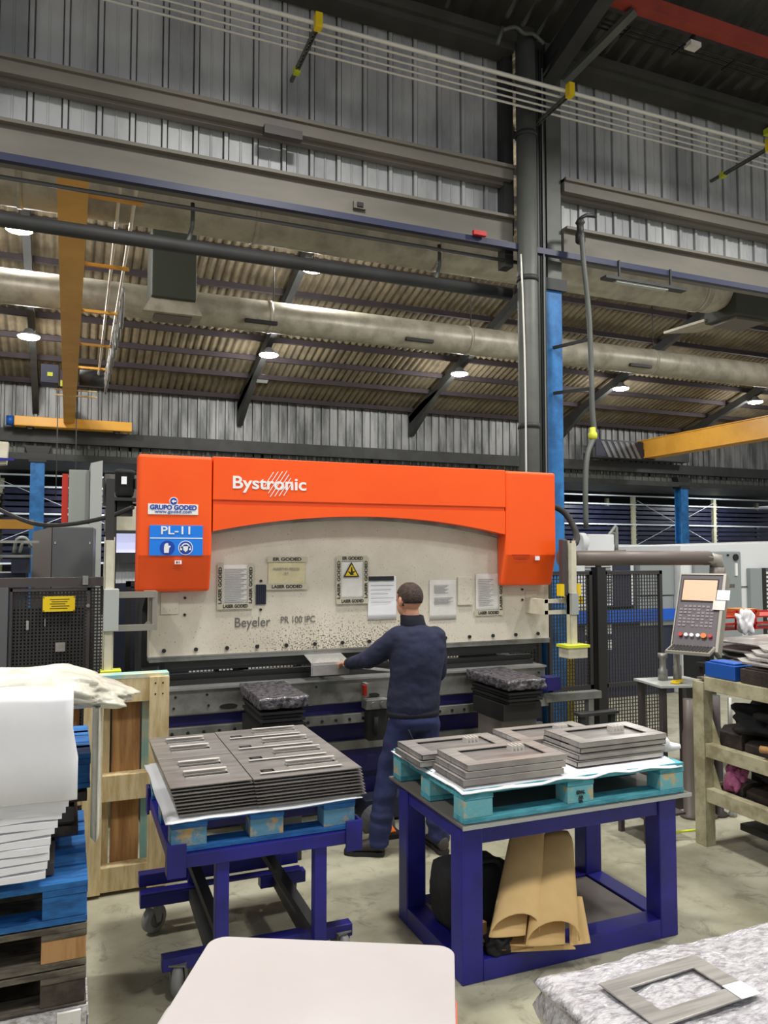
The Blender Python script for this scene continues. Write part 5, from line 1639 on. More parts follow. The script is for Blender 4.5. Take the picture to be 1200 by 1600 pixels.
for s_ in (-1, 1):
    ell(b, hd + rt * s_ * .079 - fd * .004 + Vector((0, 0, -.010)), .010, .020, .032, face + s_ * .35)
    ell(b, hd + rt * s_ * .032 + fd * .082 + Vector((0, 0, .004)), .014, .010, .008, face)
capsule(b, shL, elL, .045, .038); capsule(b, elL, wrL, .036, .026); capsule(b, shR, elR, .045, .038); capsule(b, elR, wrR, .036, .026)
capsule(b, hipL, kneeL, .075, .05); capsule(b, kneeL, ankL, .048, .036); capsule(b, hipR, kneeR, .075, .05); capsule(b, kneeR, ankR, .048, .036)
def hand(b, w_, d, up, side, curl):
    """w_: wrist, d: finger direction, side: +1 thumb towards +s"""
    w_, d = Vector(w_), Vector(d).normalized()
    up = Vector(up).normalized()
    s = d.cross(up).normalized() * side
    palm = w_ + d * .055
    capsule(b, w_, palm, .022, .026)
    for k in range(4):
        base = palm + s * (.024 - k * .017) + d * (.018 if k in (1, 2) else .010)
        ln = (.040, .046, .043, .034)[k]
        p1 = base + d * ln * .9 - up * curl * .3 * ln
        p2 = p1 + (d * .75 - up * curl).normalized() * ln * .62
        p3 = p2 + (d * .3 - up * (curl + .3)).normalized() * ln * .45
        capsule(b, palm + s * (.02 - k * .014), base, .012, .0095, n=10); capsule(b, base, p1, .0092, .0085, n=10, cap=3); capsule(b, p1, p2, .0085, .008, n=10, cap=3); capsule(b, p2, p3, .008, .007, n=10, cap=3)
    tb = w_ + d * .02 + s * .024
    t1 = tb + (d * .6 + s * .7).normalized() * .034
    t2 = t1 + (d * .9 + s * .1 - up * .3).normalized() * .028
    capsule(b, w_ + d * .01, tb, .016, .013, n=10); capsule(b, tb, t1, .012, .010, n=10); capsule(b, t1, t2, .010, .008, n=10)
hand(b, wrL, (-.15, .95, -.12), (0, .1, 1), 1, .55)
hand(b, wrR, (-.55, .8, -.05), (0, .1, 1), -1, .55)
body = solid(b, 'body', 'skin', wk, .0052, 4, .5)

# hair: short crop
b = MB()
ell(b, hd + Vector((0, 0, .020)) - fd * .006, .0795, .098, .093, face, 26)
o = b.build('hair', 'hair', wk, smooth=True)
# trim the hair above the nape and off the face
bm2 = bmesh.new(); bm2.from_mesh(o.data)
loc0 = hd - org(wk)
rem = []
for f in bm2.faces:
    c = f.calc_center_median() - loc0
    fwd = c.dot(fd)
    if c.z < -.030 - fwd * .1 and fwd < .02 or (fwd > .02 and c.z < .045 + (fwd - .02) * .3) or (abs(c.dot(rt)) > .066 and c.z < -.004 and fwd > -.03):
        rem.append(f)
bmesh.ops.delete(bm2, geom=rem, context='FACES')
bm2.to_mesh(o.data); bm2.free()
sd = o.modifiers.new('t', 'SOLIDIFY'); sd.thickness = .006; sd.offset = -1

# sweater
b = MB()
loft(b, [(2.045, 4.505, .835, .165, .125, yaw), (2.045, 4.50, .90, .176, .132, yaw), (2.05, 4.50, .96, .172, .130, yaw), (2.06, 4.50, 1.05, .170, .125, yaw), (2.07, 4.495, 1.16, .178, .125, yaw),
         (2.08, 4.495, 1.25, .184, .122, yaw), (2.08, 4.50, 1.32, .172, .108, yaw), (2.07, 4.505, 1.365, .128, .090, yaw), (2.06, 4.51, 1.395, .080, .070, yaw), (2.055, 4.515, 1.41, .064, .062, yaw)])
capsule(b, (1.955, 4.515, 1.318), elL, .080, .062); capsule(b, elL, (1.767, 4.875, 1.124), .059, .040)
capsule(b, (2.195, 4.50, 1.308), elR, .080, .062); capsule(b, elR, (2.168, 4.80, 1.07), .058, .040)
def wr(c):
    a = noise.noise(Vector((c.x * 9, c.y * 9, c.z * 16))) * .006
    a += noise.noise(Vector((c.x * 20, c.y * 20, c.z * 34))) * .0025
    return a
sw = solid(b, 'sweater', 'navy_cloth', wk, .010, 5, .6, wr)
b = MB()
loft(b, [(2.045, 4.503, .828, .160, .120, yaw), (2.045, 4.503, .832, .170, .129, yaw), (2.045, 4.503, .868, .172, .131, yaw), (2.045, 4.503, .874, .160, .12, yaw)])
b.build('hem_band', 'collar', wk, smooth=True)
b = MB()
loft(b, [(2.055, 4.515, 1.385, .078, .074, yaw), (2.053, 4.517, 1.40, .080, .077, yaw), (2.05, 4.52, 1.43, .075, .073, yaw), (2.047, 4.523, 1.455, .073, .071, yaw), (2.046, 4.524, 1.46, .060, .058, yaw)])
b.build('collar', 'collar', wk, smooth=True)
for e_, c_ in ((Vector(elL), Vector((1.767, 4.875, 1.124))), (Vector(elR), Vector((2.168, 4.80, 1.07)))):
    d = (c_ - e_).normalized()
    b = MB(); b.cyl(c_ - d * .01, c_ + d * .045, .042, .036, n=18); b.build('cuff', 'collar', wk, smooth=True)
# trousers
b = MB()
loft(b, [(2.045, 4.50, .93, .148, .108, yaw), (2.045, 4.50, .86, .160, .118, yaw), (2.045, 4.495, .80, .165, .125, yaw), (2.045, 4.495, .75, .155, .118, yaw)])
capsule(b, (1.97, 4.50, .78), kneeL, .098, .075); capsule(b, kneeL, (1.808, 4.50, .10), .075, .068)
capsule(b, (2.125, 4.49, .78), kneeR, .096, .074); capsule(b, kneeR, (2.182, 4.41, .10), .074, .066)
def wr2(c):
    a = noise.noise(Vector((c.x * 8, c.y * 8, c.z * 13))) * .010
    lo = max(0, (.40 - c.z) / .3)
    a += math.sin(c.z * 90 + noise.noise(c * 6) * 5) * .005 * lo
    return a
tr = solid(b, 'trousers', 'trouser', wk, .010, 5, .6, wr2)
b = MB(); b.tube([(1.955, 4.37, .775), (1.985, 4.365, .70), (2.0, 4.38, .70)], .005); b.build('pocket_seam', 'collar', wk)
# shoes
def shoe(a, toe, nm):
    a, toe = Vector((a[0], a[1], 0)), Vector((toe[0], toe[1], 0))
    d = (toe - a).normalized(); s = Vector((-d.y, d.x, 0)); L = (toe - a).length
    yw = math.atan2(d.y, d.x)
    b = MB()
    def rg(f, w_, h0, h1):
        c = a + d * (f * L)
        n = 20
        r = []
        for i in range(n):
            t_ = 2 * PI * i / n
            r.append(b.bm.verts.new(c + s * w_ * math.cos(t_) + Vector((0, 0, (h0 + h1) / 2 + (h1 - h0) / 2 * math.sin(t_)))))
        return r
    b.skin([rg(-.22, .012, .03, .05), rg(-.20, .030, .02, .085), rg(-.12, .036, .02, .115), rg(.05, .040, .02, .12), rg(.30, .042, .02, .095), rg(.6, .046, .02, .075), rg(.82, .044, .02, .062), rg(.95, .034, .02, .05), rg(1.0, .012, .022, .035)])
    b.build('shoe', 'shoe', wk, smooth=True)
    b = MB()
    P = []
    for f, w_ in ((-.23, .012), (-.2, .032), (-.1, .038), (.1, .038), (.35, .040), (.65, .048), (.85, .045), (.97, .032), (1.02, .012)):
        P.append((f, w_))
    poly = [(a + d * f * L + s * w_) for f, w_ in P] + [(a + d * f * L - s * w_) for f, w_ in reversed(P)]
    b.prism([(p.x, p.y) for p in poly], 'z', .0, .026)
    b.build('shoe_sole', 'sole', wk)
shoe((1.80, 4.50), (1.625, 4.60), 'l')
shoe((2.185, 4.385), (2.20, 4.60), 'r')


# ================================================================ BEHIND THE PRESS AND AT THE SIDES
# ---- guard fence at left with yellow plate
t = thing('guard_enclosure', 'dark perforated guard enclosure with a yellow plate at left', 'enclosure', (-.1, 5.65, 0))
b = MB(); b.box((-1.2, 5.60, 1.63), (.27, 5.66, 1.69)); b.build('top_rail', 'frame_brown', t)
b = MB(); b.box((-.42, 5.59, 0), (-.35, 5.67, 1.63)); b.build('post', 'cab_dark', t)
b = MB(); b.box((.235, 5.60, 0), (.265, 5.66, 1.63)); b.build('post', 'frame_brown', t)
b = MB(); b.box((-.34, 5.605, .1), (-.325, 5.635, 1.62)); b.box((.13, 5.605, .1), (.15, 5.635, 1.62)); b.box((-.34, 5.605, 1.60), (.15, 5.635, 1.62)); b.box((-.34, 5.60, .1), (.15, 5.635, .14)); b.build('door_frame', 'frame_brown', t)
b = MB(); b.grid_mesh(-.33, .14, 5.625, .12, 1.61, .022, .011); b.build('door_mesh', 'mesh', t)
b = MB(); b.grid_mesh(.15, .24, 5.625, .05, 1.62, .022, .009); b.build('side_mesh', 'mesh', t)
b = MB(); b.box((-.325, 5.66, .10), (.11, 5.675, 1.49)); b.build('backing_panel', 'frame_brown', t)
b = MB(); b.box((-.143, 5.59, 1.466), (.055, 5.60, 1.566)); y_ = b.build('yellow_plate', 'sign_yellow', t, label='yellow warning plate')
b = MB()
for x in (-.137, .049):
    for z in (1.472, 1.560): b.cyl((x, 5.588, z), (x, 5.59, z), .004, n=8)
for i in range(5): b.box((-.10 + .01 * (i % 2), 5.5885, 1.545 - i * .015), (.02 - .012 * (i % 3), 5.5895, 1.549 - i * .015))
b.build('plate_print', 'ink', y_)
b = MB(); b.cyl((.137, 5.58, 1.50), (.137, 5.60, 1.50), .012, n=12); b.box((.10, 5.58, 1.64), (.135, 5.60, 1.70)); b.build('latch', 'steel', t)
b = MB(); b.box((-.24, 5.598, 1.35), (-.225, 5.603, 1.41)); b.box((-.13, 5.598, 1.37), (-.125, 5.603, 1.42)); b.box((-.06, 5.598, 1.20), (.0, 5.603, 1.26)); b.build('small_tag', 'plate_light', t)

t = thing('control_cabinet', 'dark grey cabinet with a slanted left side behind the guard enclosure', 'cabinet', (0, 7.2, 0))
b = MB(); b.prism([(-.12, 7.0), (.20, 7.0), (.24, 7.5), (-.12, 7.5)], 'z', 0, 2.075); b.build('body', 'cab_dark', t, bevel=.008)
b = MB(); b.hexa([(-.27, 7.05, 0), (-.123, 7.0, 0), (-.123, 7.5, 0), (-.27, 7.5, 0), (-.27, 7.05, 2.03), (-.123, 7.0, 2.075), (-.123, 7.5, 2.075), (-.27, 7.5, 2.03)]); b.build('side_door', 'cab_dark2', t)
b = MB(); b.box((-.08, 7.02, 2.075), (.17, 7.3, 2.10)); b.box((-.10, 6.995, 1.93), (-.09, 7.0, 1.95)); b.box((.17, 6.995, 1.93), (.18, 7.0, 1.95)); b.build('hinge', 'cab_grey2', t)
t = thing('tall_cabinet', 'tall light grey cabinet with a red edge left of the press', 'cabinet', (.1, 8.2, 0))
b = MB(); b.box((.0, 8.0, 0), (.19, 8.6, 2.66)); b.build('body', 'cab_grey', t, bevel=.006)
b = MB(); b.hexa([(.192, 7.9, 0), (.30, 7.9, 0), (.30, 8.5, 0), (.192, 8.5, 0), (.192, 7.9, 2.72), (.30, 7.9, 2.75), (.30, 8.5, 2.75), (.192, 8.5, 2.72)]); b.build('side_panel', 'cab_grey2', t)
b = MB(); b.box((-.06, 8.02, 0), (-.004, 8.6, 2.62)); b.build('red_edge', 'red_edge', t)

# machine behind the press at left, seen between the guard column and the orange cover
t = thing('rear_machine', 'ivory machine with a lit window behind the left end of the press', 'machine', (.7, 8.6, 0))
b = MB()
b.box((.36, 8.2, 2.08), (1.2, 8.8, 2.33)); b.build('upper_housing', 'ivory', t, bevel=.01)
b = MB(); b.box((.34, 8.3, 2.36), (.9, 8.8, 2.66)); b.build('top_frame', 'cab_dark2', t)
b = MB(); b.box((.36, 8.15, 2.055), (1.2, 8.8, 2.08)); b.box((.36, 8.15, 1.76), (1.2, 8.8, 1.86)); b.build('cross_bar', 'dark_steel', t)
b = MB(); b.box((.36, 8.30, 1.86), (1.2, 8.34, 2.055)); b.build('window', 'pane', t)
b = MB(); b.strip(trapezoid(.36, 1.2, 8.3, .035, .015, .012), 'z', 1.55, 1.76); b.box((.36, 8.31, 1.55), (1.2, 8.8, 1.76)); b.build('bellows', 'paper_white', t)
b = MB(); b.box((.36, 8.3, 0), (1.2, 8.8, 1.55)); b.build('lower_body', 'machine_navy', t)
b = MB(); b.box((.50, 8.2, 2.36), (.95, 8.28, 2.40)); b.box((.36, 8.16, 2.42), (.44, 8.3, 2.60)); b.build('gear', 'steel', t)
t = thing('electric_motor', 'black electric motor with a white plate above the left guard column', 'motor', (.40, 6.5, 2.3))
b = MB(); b.lathe((.415, 6.5, 2.335), [(.05, -.04), (.07, -.02), (.07, .0), (.075, .01), (.075, .15), (.08, .155), (.08, .175), (.06, .185)], 22); b.build('housing', 'rubber', t)
b = MB(); b.box((.385, 6.415, 2.40), (.425, 6.425, 2.46)); b.build('name_plate', 'paper_white', t)
b = MB(); b.box((.49, 6.45, 2.37), (.54, 6.52, 2.45)); b.build('terminal_box', 'black_steel', t)
b = MB(); b.box((.33, 6.44, 2.27), (.56, 6.6, 2.295)); b.box((.335, 6.5, 0), (.36, 6.56, 2.27)); b.box((.35, 6.5, 2.15), (.48, 6.56, 2.27)); b.build('mount', 'dark_steel', t)

# machinery at the far left edge
t = thing('side_machine', 'dark machine frame with pipes at the left picture edge', 'machine', (-.5, 6.6, 0))
b = MB(); b.box((-.60, 6.5, 0), (-.56, 6.54, 1.98)); b.box((-.52, 6.5, 0), (-.50, 6.54, 1.96)); b.box((-.60, 6.5, 1.93), (-.2, 6.54, 1.95)); b.box((-.5, 6.6, 1.82), (-.25, 6.63, 1.84)); b.build('frame_bar', 'steel', t)
b = MB(); b.box((-.9, 6.7, 0), (-.3, 7.2, 1.70)); b.box((-.40, 6.62, 1.70), (-.27, 6.8, 1.90)); b.build('body', 'machine_navy', t)
b = MB(); b.tube([(-.38, 6.6, 1.86), (-.36, 6.56, 1.96), (-.30, 6.56, 1.97), (-.26, 6.6, 1.90)], .012, sub=3); b.tube([(-.34, 6.6, 1.86), (-.32, 6.57, 1.93), (-.28, 6.58, 1.93)], .012, sub=3); b.build('hose', 'cab_grey', t)
b = MB(); b.box((-3, 12.0, 2.20), (-.46, 12.2, 2.33)); tag(b.build('yellow_beam', 'crane'), 'orange-yellow horizontal beam low at the left edge, far back', 'beam')
t = thing('sign_board', 'pale panel with a blue wedge at the upper left edge beside the press', 'panel', (-.5, 6.0, 2.5))
b = MB(); b.hexa([(-.9, 6.0, 2.43), (-.41, 6.0, 2.48), (-.41, 6.1, 2.48), (-.9, 6.1, 2.43), (-.9, 6.0, 2.66), (-.40, 6.0, 2.635), (-.40, 6.1, 2.635), (-.9, 6.1, 2.66)]); b.build('board', 'ivory', t)
b = MB(); b.hexa([(-.9, 5.98, 2.47), (-.36, 5.98, 2.505), (-.36, 5.995, 2.505), (-.9, 5.995, 2.47), (-.9, 5.98, 2.52), (-.36, 5.98, 2.52), (-.36, 5.995, 2.52), (-.9, 5.995, 2.52)]); b.build('blue_wedge', 'navy', t)
b = MB(); b.bar((-.7, 6.05, 2.66), (-.7, 6.05, 5.0), .02); b.build('hanger', 'black_steel', t)

# ---- fence behind the press and right of it
t = thing('rear_fence', 'long dark mesh fence behind the press', 'fence', (2.4, 7.4, 0))
b = MB(); b.box((.5, 7.38, 1.55), (4.5, 7.42, 1.60)); b.box((.5, 7.38, .05), (4.5, 7.42, .1))
for x in (.5, 1.3, 2.1, 2.9, 3.7, 4.48): b.box((x, 7.38, 0), (x + .04, 7.42, 1.6))
b.build('frame', 'mesh', t)
b = MB(); b.grid_mesh(.5, 4.5, 7.4, .70, 1.56, .035, .010); b.build('mesh', 'mesh', t)
def fence_panel(x0, x1, y, z0, z1, lab, name='mesh_gate', pitch=.034, wd=.008, post=True, lower=True):
    f = thing(name, lab, 'fence', ((x0 + x1) / 2, y, 0), 'mesh panels right of the press')
    b = MB(); b.box((x0, y - .02, z0), (x0 + .035, y + .02, z1)); b.box((x1 - .035, y - .02, z0), (x1, y + .02, z1)); b.box((x0, y - .02, z1 - .035), (x1, y + .02, z1)); b.box((x0, y - .02, z0), (x1, y + .02, z0 + .035))
    if lower: b.box((x0, y - .02, .55), (x1, y + .02, .59))
    b.build('frame', 'mesh', f)
    b = MB(); b.grid_mesh(x0 + .03, x1 - .03, y, z0 + .02, z1 - .02, pitch, wd); b.build('mesh', 'mesh', f)
    return f
fence_panel(4.22, 4.72, 6.2, .05, 1.68, 'mesh panel in front of the blue column, just right of the press')
f = fence_panel(4.86, 5.58, 6.2, .05, 1.68, 'black framed mesh gate left of the control panel')
b = MB(); b.box((4.75, 6.14, 0), (4.85, 6.24, 1.72)); b.build('post', 'black_steel', f); b = MB(); b.cyl((4.80, 6.19, 1.72), (4.80, 6.19, 1.76), .03); b.build('post_cap', 'frame_brown', f)
b = MB(); b.box((3.55, 6.6, .3), (4.15, 6.62, .7)); tag(b.build('plywood_board', 'wood_brown'), 'brown board low behind the mesh right of the press', 'board')
f = fence_panel(3.5, 4.2, 6.3, .05, 1.2, 'low mesh panel behind the right guard column')
for x, z, lab in ((4.62, 1.35, 'yellow box behind the mesh right of the blue column'),):
    b = MB(); b.box((x, 6.4, z), (x + .16, 6.55, z + .07)); b.box((x + .02, 6.42, 0), (x + .05, 6.5, z)); tag(b.build('yellow_box', 'sign_yellow'), lab, 'box')

# machine behind the gate: white top, blue band, dark base
t = thing('laser_machine', 'white and dark blue machine seen through the mesh gate', 'machine', (6.0, 8.4, 0))
b = MB(); b.box((5.5, 8.2, 1.18), (6.93, 9.2, 1.80)); b.build('white_body', 'machine_white', t)
b = MB()
for i in range(16): b.box((6.15, 8.19, 1.22 + i * .034), (6.55, 8.2, 1.236 + i * .034))
b.build('louvres', 'cab_dark', t)
b = MB(); b.box((6.58, 8.18, 1.16), (6.86, 8.2, 1.74)); b.build('dark_opening', 'machine_navy', t)
b = MB(); b.box((6.95, 8.1, 1.30), (7.52, 9.0, 1.74)); b.box((6.95, 8.12, .9), (7.52, 9.0, 1.29)); b.build('grey_body', 'machine_grey', t, bevel=.01)
b = MB(); b.box((5.0, 8.08, .97), (7.52, 8.18, 1.12)); b.build('blue_band', 'machine_blue', t)
b = MB(); b.box((5.0, 8.15, 0), (6.94, 9.0, .97)); b.box((6.94, 8.15, 0), (7.52, 9.0, .9)); bb_ = b.build('dark_base', 'machine_navy', t)
b = MB()
for r in range(2):
    for c in range(4):
        b.box((6.1 + c * .11, 8.14, .62 + r * .2), (6.18 + c * .11, 8.15, .74 + r * .2))
b.build('white_markings', 'cab_grey2', bb_)
b = MB(); b.cyl((6.12, 8.3, 2.0), (6.22, 8.3, 2.0), .12, n=20); b.box((6.2, 8.2, 1.88), (6.62, 8.5, 2.10)); b.build('motor_cover', 'machine_white', t, bevel=.01)
b = MB(); b.tube([(6.6, 8.3, 2.08), (6.68, 8.3, 2.16), (6.74, 8.3, 2.2), (6.74, 8.3, 1.9)], .02, sub=3); b.tube([(6.6, 8.3, 2.04), (6.66, 8.3, 2.12), (6.72, 8.3, 2.1), (6.72, 8.3, 1.9)], .015, sub=3); b.box((6.68, 8.25, 1.76), (6.85, 8.4, 1.9)); b.build('hose', 'steel', t)
t = thing('white_machine', 'large white machine with grey sliding doors at the right edge', 'machine', (8.6, 8.5, 0))
b = MB(); b.hexa([(7.54, 8.0, 0), (10.5, 8.0, 0), (10.5, 9.6, 0), (7.54, 9.6, 0), (7.54, 8.0, 1.96), (10.5, 8.0, 2.05), (10.5, 9.6, 2.05), (7.54, 9.6, 1.96)]); b.build('body', 'machine_white', t, bevel=.01)
b = MB(); b.box((7.72, 7.94, .3), (8.55, 8.0, 1.88)); dr = b.build('sliding_door', 'machine_grey', t, bevel=.02)
b = MB(); b.cyl((8.44, 7.92, 1.80), (8.44, 7.94, 1.80), .045, n=20); b.cyl((8.30, 7.92, 1.83), (8.30, 7.94, 1.83), .014, n=12); b.build('dial', 'rubber', dr)
b = MB(); b.box((8.42, 7.92, 1.55), (8.46, 7.94, 1.72)); b.build('handle', 'white', dr)
b = MB(); b.box((8.70, 7.93, .3), (8.92, 8.0, 1.65)); b.build('sliding_door', 'machine_grey', t, bevel=.01)
b = MB(); b.box((8.92, 7.93, .3), (8.99, 8.0, 1.65)); b.box((8.56, 7.985, 1.39), (8.70, 8.0, 1.40)); b.build('dark_gap', 'black_steel', t)
b = MB(); b.box((8.99, 7.95, .3), (9.6, 8.0, 1.65)); g_ = b.build('grille', 'cab_dark', t)
b = MB()
for i in range(22): b.box((9.0, 7.93, .35 + i * .058), (9.5, 7.95, .38 + i * .058))
b.build('grille_slats', 'white', g_)

# ---- storage racks far back
def rack(x0, bays, bw, y, lab, zt=4.1, braced=(1,)):
    r_ = thing('storage_rack', lab, 'rack', (x0 + bays * bw / 2, y, 0), 'sheet metal storage racks far back')
    for k in range(bays + 1):
        b = MB(); x = x0 + k * bw
        b.box((x - .07, y - .07, 0), (x + .07, y + .07, zt)); b.box((x - .07, y + 1.5, 0), (x + .07, y + 1.62, zt))
        for i in range(20): b.box((x - .10, y - .09, .4 + i * .18), (x + .10, y - .07, .43 + i * .18))
        b.build('upright', 'rack', r_)
    for z in (1.55, 2.15, 2.95, 3.72, 4.05):
        b = MB(); b.box((x0, y - .10, z), (x0 + bays * bw, y - .05, z + .05)); b.build('beam', 'rack_beam', r_)
    for k in range(bays):
        b = MB()
        xx = x0 + k * bw
        for z in (1.6, 1.78, 1.96, 2.25, 2.42, 2.60, 2.78, 3.05, 3.22, 3.40, 3.57):
            b.box((xx + .14, y, z), (xx + bw - .14, y + 1.4, z + .10))
            b.box((xx + .12, y - .03, z - .02), (xx + bw - .12, y, z))
        b.build('sheet_cassette', 'sheets', r_, label='dark blue stored sheets')
        if k in braced:
            b = MB(); b.bar((xx + .1, y - .11, 2.2), (xx + bw - .1, y - .11, 3.9), .014); b.bar((xx + .1, y - .12, 3.9), (xx + bw - .1, y - .12, 2.2), .014); b.build('brace', 'rack_beam', r_)
    return r_
rack(-6.0, 2, 4.15, 24.0, 'storage rack seen at the far left behind the blue column', braced=(1,))
rack(16.2, 3, 4.1, 24.0, 'long storage rack seen far right above the machines', braced=(1,))
rack(2.5, 3, 4.3, 24.0, 'storage rack far behind the press, mostly hidden by it', braced=())
MB().box((-12, 29, 0), (34, 29.2, 4.2)).build('wall_outer', 'machine_navy', kind='structure')
for x0, x1, z0, z1, y, m_, lab in ((1.0, 2.4, 0.4, 1.5, 9.6, 'machine_white', 'pale machine cover seen through the mesh behind the left press half'), (2.9, 4.0, .3, 1.3, 9.6, 'machine_navy', 'dark blue machine seen behind the right press half')):
    b = MB(); b.box((x0, y, 0), (x1, y + .8, z1)); b.box((x0 + .1, y - .04, .3), (x1 - .1, y, z1 - .15)); tag(b.build('machine_cover', m_, bevel=.02), lab, 'machine')

# ---- wheeled cream rack at the right with tooling
t = thing('tool_rack', 'cream painted shelf rack full of dark tooling at the right edge', 'rack', (4.1, 3.2, 0))
x0, x1, y0, y1 = 3.77, 4.45, 2.55, 3.92
for x in (x0, x1 - .08):
    for y in (y0, y1 - .09):
        b = MB(); b.box((x, y, 0), (x + .08, y + .09, 1.03)); b.build('upright', 'shelf_paint', t, bevel=.003)
for z in (.28, .56, .98):
    b = MB()
    b.box((x0 + .01, y0 + .09, z), (x0 + .07, y1 - .09, z + .085)); b.build('side_rail', 'shelf_paint', t, bevel=.003)
    b = MB(); b.box((x0 + .08, y1 - .08, z), (x1, y1 - .02, z + .085)); b.build('rear_rail', 'shelf_paint', t, bevel=.003)
    b = MB(); b.box((x0 + .02, y0 + .01, z + .06), (x1 - .02, y1 - .02, z + .075)); b.build('shelf_board', 'wood_grey', t)
for z in (.40, .68):
    b = MB(); b.prism([(3.83, z - .1), (3.83, z + .12), (3.74, z - .1)], 'x', x0 + .07, x0 + .075); b.build('gusset', 'shelf_paint', t)
# tooling on the shelves: individual iron pieces
rnd = random.Random(11)
top = [(3.80, 3.60, .18, .24, .09, 'tool_blue', 'blue metal box on the rear corner of the cream rack top'),
       (4.02, 3.62, .16, .24, .09, 'rust', 'dark iron block beside the blue box on the rack top'),
       (3.80, 3.28, .26, .28, .085, 'rust', 'wide dark iron die block on the rack top behind the front pieces'),
       (3.82, 2.95, .30, .26, .075, 'rust', 'flat dark iron plate pile on the rack top near the picture edge')]
for x, y, sx, sy, sz, m_, lab in top:
    b = MB(); b.box((x, y, 1.068), (x + sx, y + sy, 1.068 + sz)); b.box((x + .02, y + .02, 1.068 + sz), (x + sx - .04, y + sy - .02, 1.068 + sz + .012)); tag(b.build('tool_block', m_, bevel=.004), lab, 'tooling')
for k in range(4):
    b = MB(); b.prism([(3.1 + .02 * k, 0), (3.56, 0), (3.60, .03), (3.56, .012), (3.12 + .02 * k, .012)], 'x', 3.82 + k * .06, 4.20 + k * .05); b.xf(Matrix.Translation((0, 0, 1.18 + k * .022)))
    tag(b.build('bent_profile', 'plate_light'), ['lowest', 'second', 'third', 'uppermost'][k] + ' of the bent bright profiles lying across the rack top', 'profile', 'bent profiles on the rack top')
for lvl, (z, nm) in enumerate(((.637, 'middle'), (.357, 'lower'))):
    k = 0
    y = 3.62
    while y > 2.7:
        x = 3.86
        for c in range(2):
            wx, wy, h = rnd.uniform(.16, .24), rnd.uniform(.14, .2), rnd.uniform(.06, .13)
            b = MB(); b.prism([(0, 0), (wx, 0), (wx, h * .6), (wx * .7, h), (wx * .2, h), (0, h * .7)], 'y', 0, wy); b.xf(Matrix.Translation((x, y, z)) @ Matrix.Rotation(rnd.uniform(-.15, .15), 4, 'Z'))
            pos = ['rearmost', 'second from the rear', 'third from the rear', 'fourth from the rear', 'fifth from the rear', 'foremost'][min(k, 5)]
            tag(b.build('iron_die', 'rust', bevel=.006), f'{pos} dark iron die, {"outer" if c == 0 else "inner"} row, {nm} shelf of the cream rack', 'tooling', f'iron dies on the {nm} shelf')
            x += wx + .06
        y -= .2; k += 1
b = MB(); b.tube([(3.80, 3.42, .70), (3.82, 3.3, .705), (3.86, 3.0, .70)], [.022, .018, .02], n=10, sub=2); tag(b.build('wooden_mallet', 'wood_brown', smooth=True), 'short wooden tool handle sticking out of the middle shelf', 'handle')
lumpy('pink_cloth', (3.90, 3.70, .44), (.05, .055, .075), 'pink', 'crumpled pink cloth on the lower shelf of the cream rack', 'cloth', amp=.7, seed=2)
lumpy('black_cloth', (4.12, 3.55, .82), (.24, .22, .09), 'bag', 'dark bundle heaped on the middle shelf of the cream rack', 'bundle', amp=.5, seed=5)
lumpy('black_cloth', (4.14, 3.3, .52), (.2, .3, .05), 'bag', 'dark bundle pushed under the middle shelf of the cream rack', 'bundle', amp=.5, seed=6)
tj = thing('pallet_jack', 'black wheeled floor truck half under the cream rack', 'truck', (4.2, 3.4, 0))
b = MB(); b.box((3.92, 2.9, .13), (4.4, 3.7, .17)); b.build('platform', 'black_steel', tj)
for x, y in ((3.98, 3.45), (4.35, 3.45), (3.98, 2.95)):
    b = MB(); b.lathe((x - .02, y, .06), [(.02, 0), (.055, 0), (.06, .008), (.06, .032), (.055, .04), (.02, .04)], 20, axis=(1, 0, 0)); b.build('wheel', 'rubber', tj)
    b = MB(); b.box((x - .03, y - .03, .06), (x - .022, y + .03, .13)); b.box((x + .022, y - .03, .06), (x + .03, y + .03, .13)); b.build('fork', 'dark_steel', tj)
b = MB(); b.bar((4.0, 3.0, .20), (4.3, 2.6, .22), .09, .012); tag(b.build('loose_strip', 'plate_light'), 'pale strip of metal lying on the black floor truck', 'strip')

# ---- small steel bench in front of the console
t = thing('steel_bench', 'small brown steel bench beside the cream rack, below the control panel', 'bench', (4.2, 4.5, 0))
b = MB(); b.hexa([(3.96, 4.42, .885), (4.42, 4.30, .885), (4.46, 4.72, .885), (4.02, 4.78, .885), (3.96, 4.42, .90), (4.42, 4.30, .90), (4.46, 4.72, .90), (4.02, 4.78, .90)]); b.build('bench_top', 'cab_grey2', t)
for x, y in ((3.99, 4.44), (4.36, 4.34), (4.04, 4.72), (4.40, 4.68)):
    b = MB(); b.box((x, y, 0), (x + .04, y + .04, .885)); b.build('leg', 'frame_brown', t)
b = MB(); b.box((4.0, 4.47, .30), (4.38, 4.49, .34)); b.build('stretcher', 'frame_brown', t)
b = MB(); b.box((4.05, 4.45, .0), (4.36, 4.7, .10)); b.build('lower_shelf', 'frame_brown', t)
b = MB(); b.lathe((4.14, 4.47, .90), [(.02, 0), (.035, .002), (.035, .015), (.02, .017)], 16); b.box((4.12, 4.44, .915), (4.20, 4.48, .925)); tag(b.build('tape_measure', 'sign_yellow'), 'small yellow tape measure on the brown steel bench', 'tape measure')
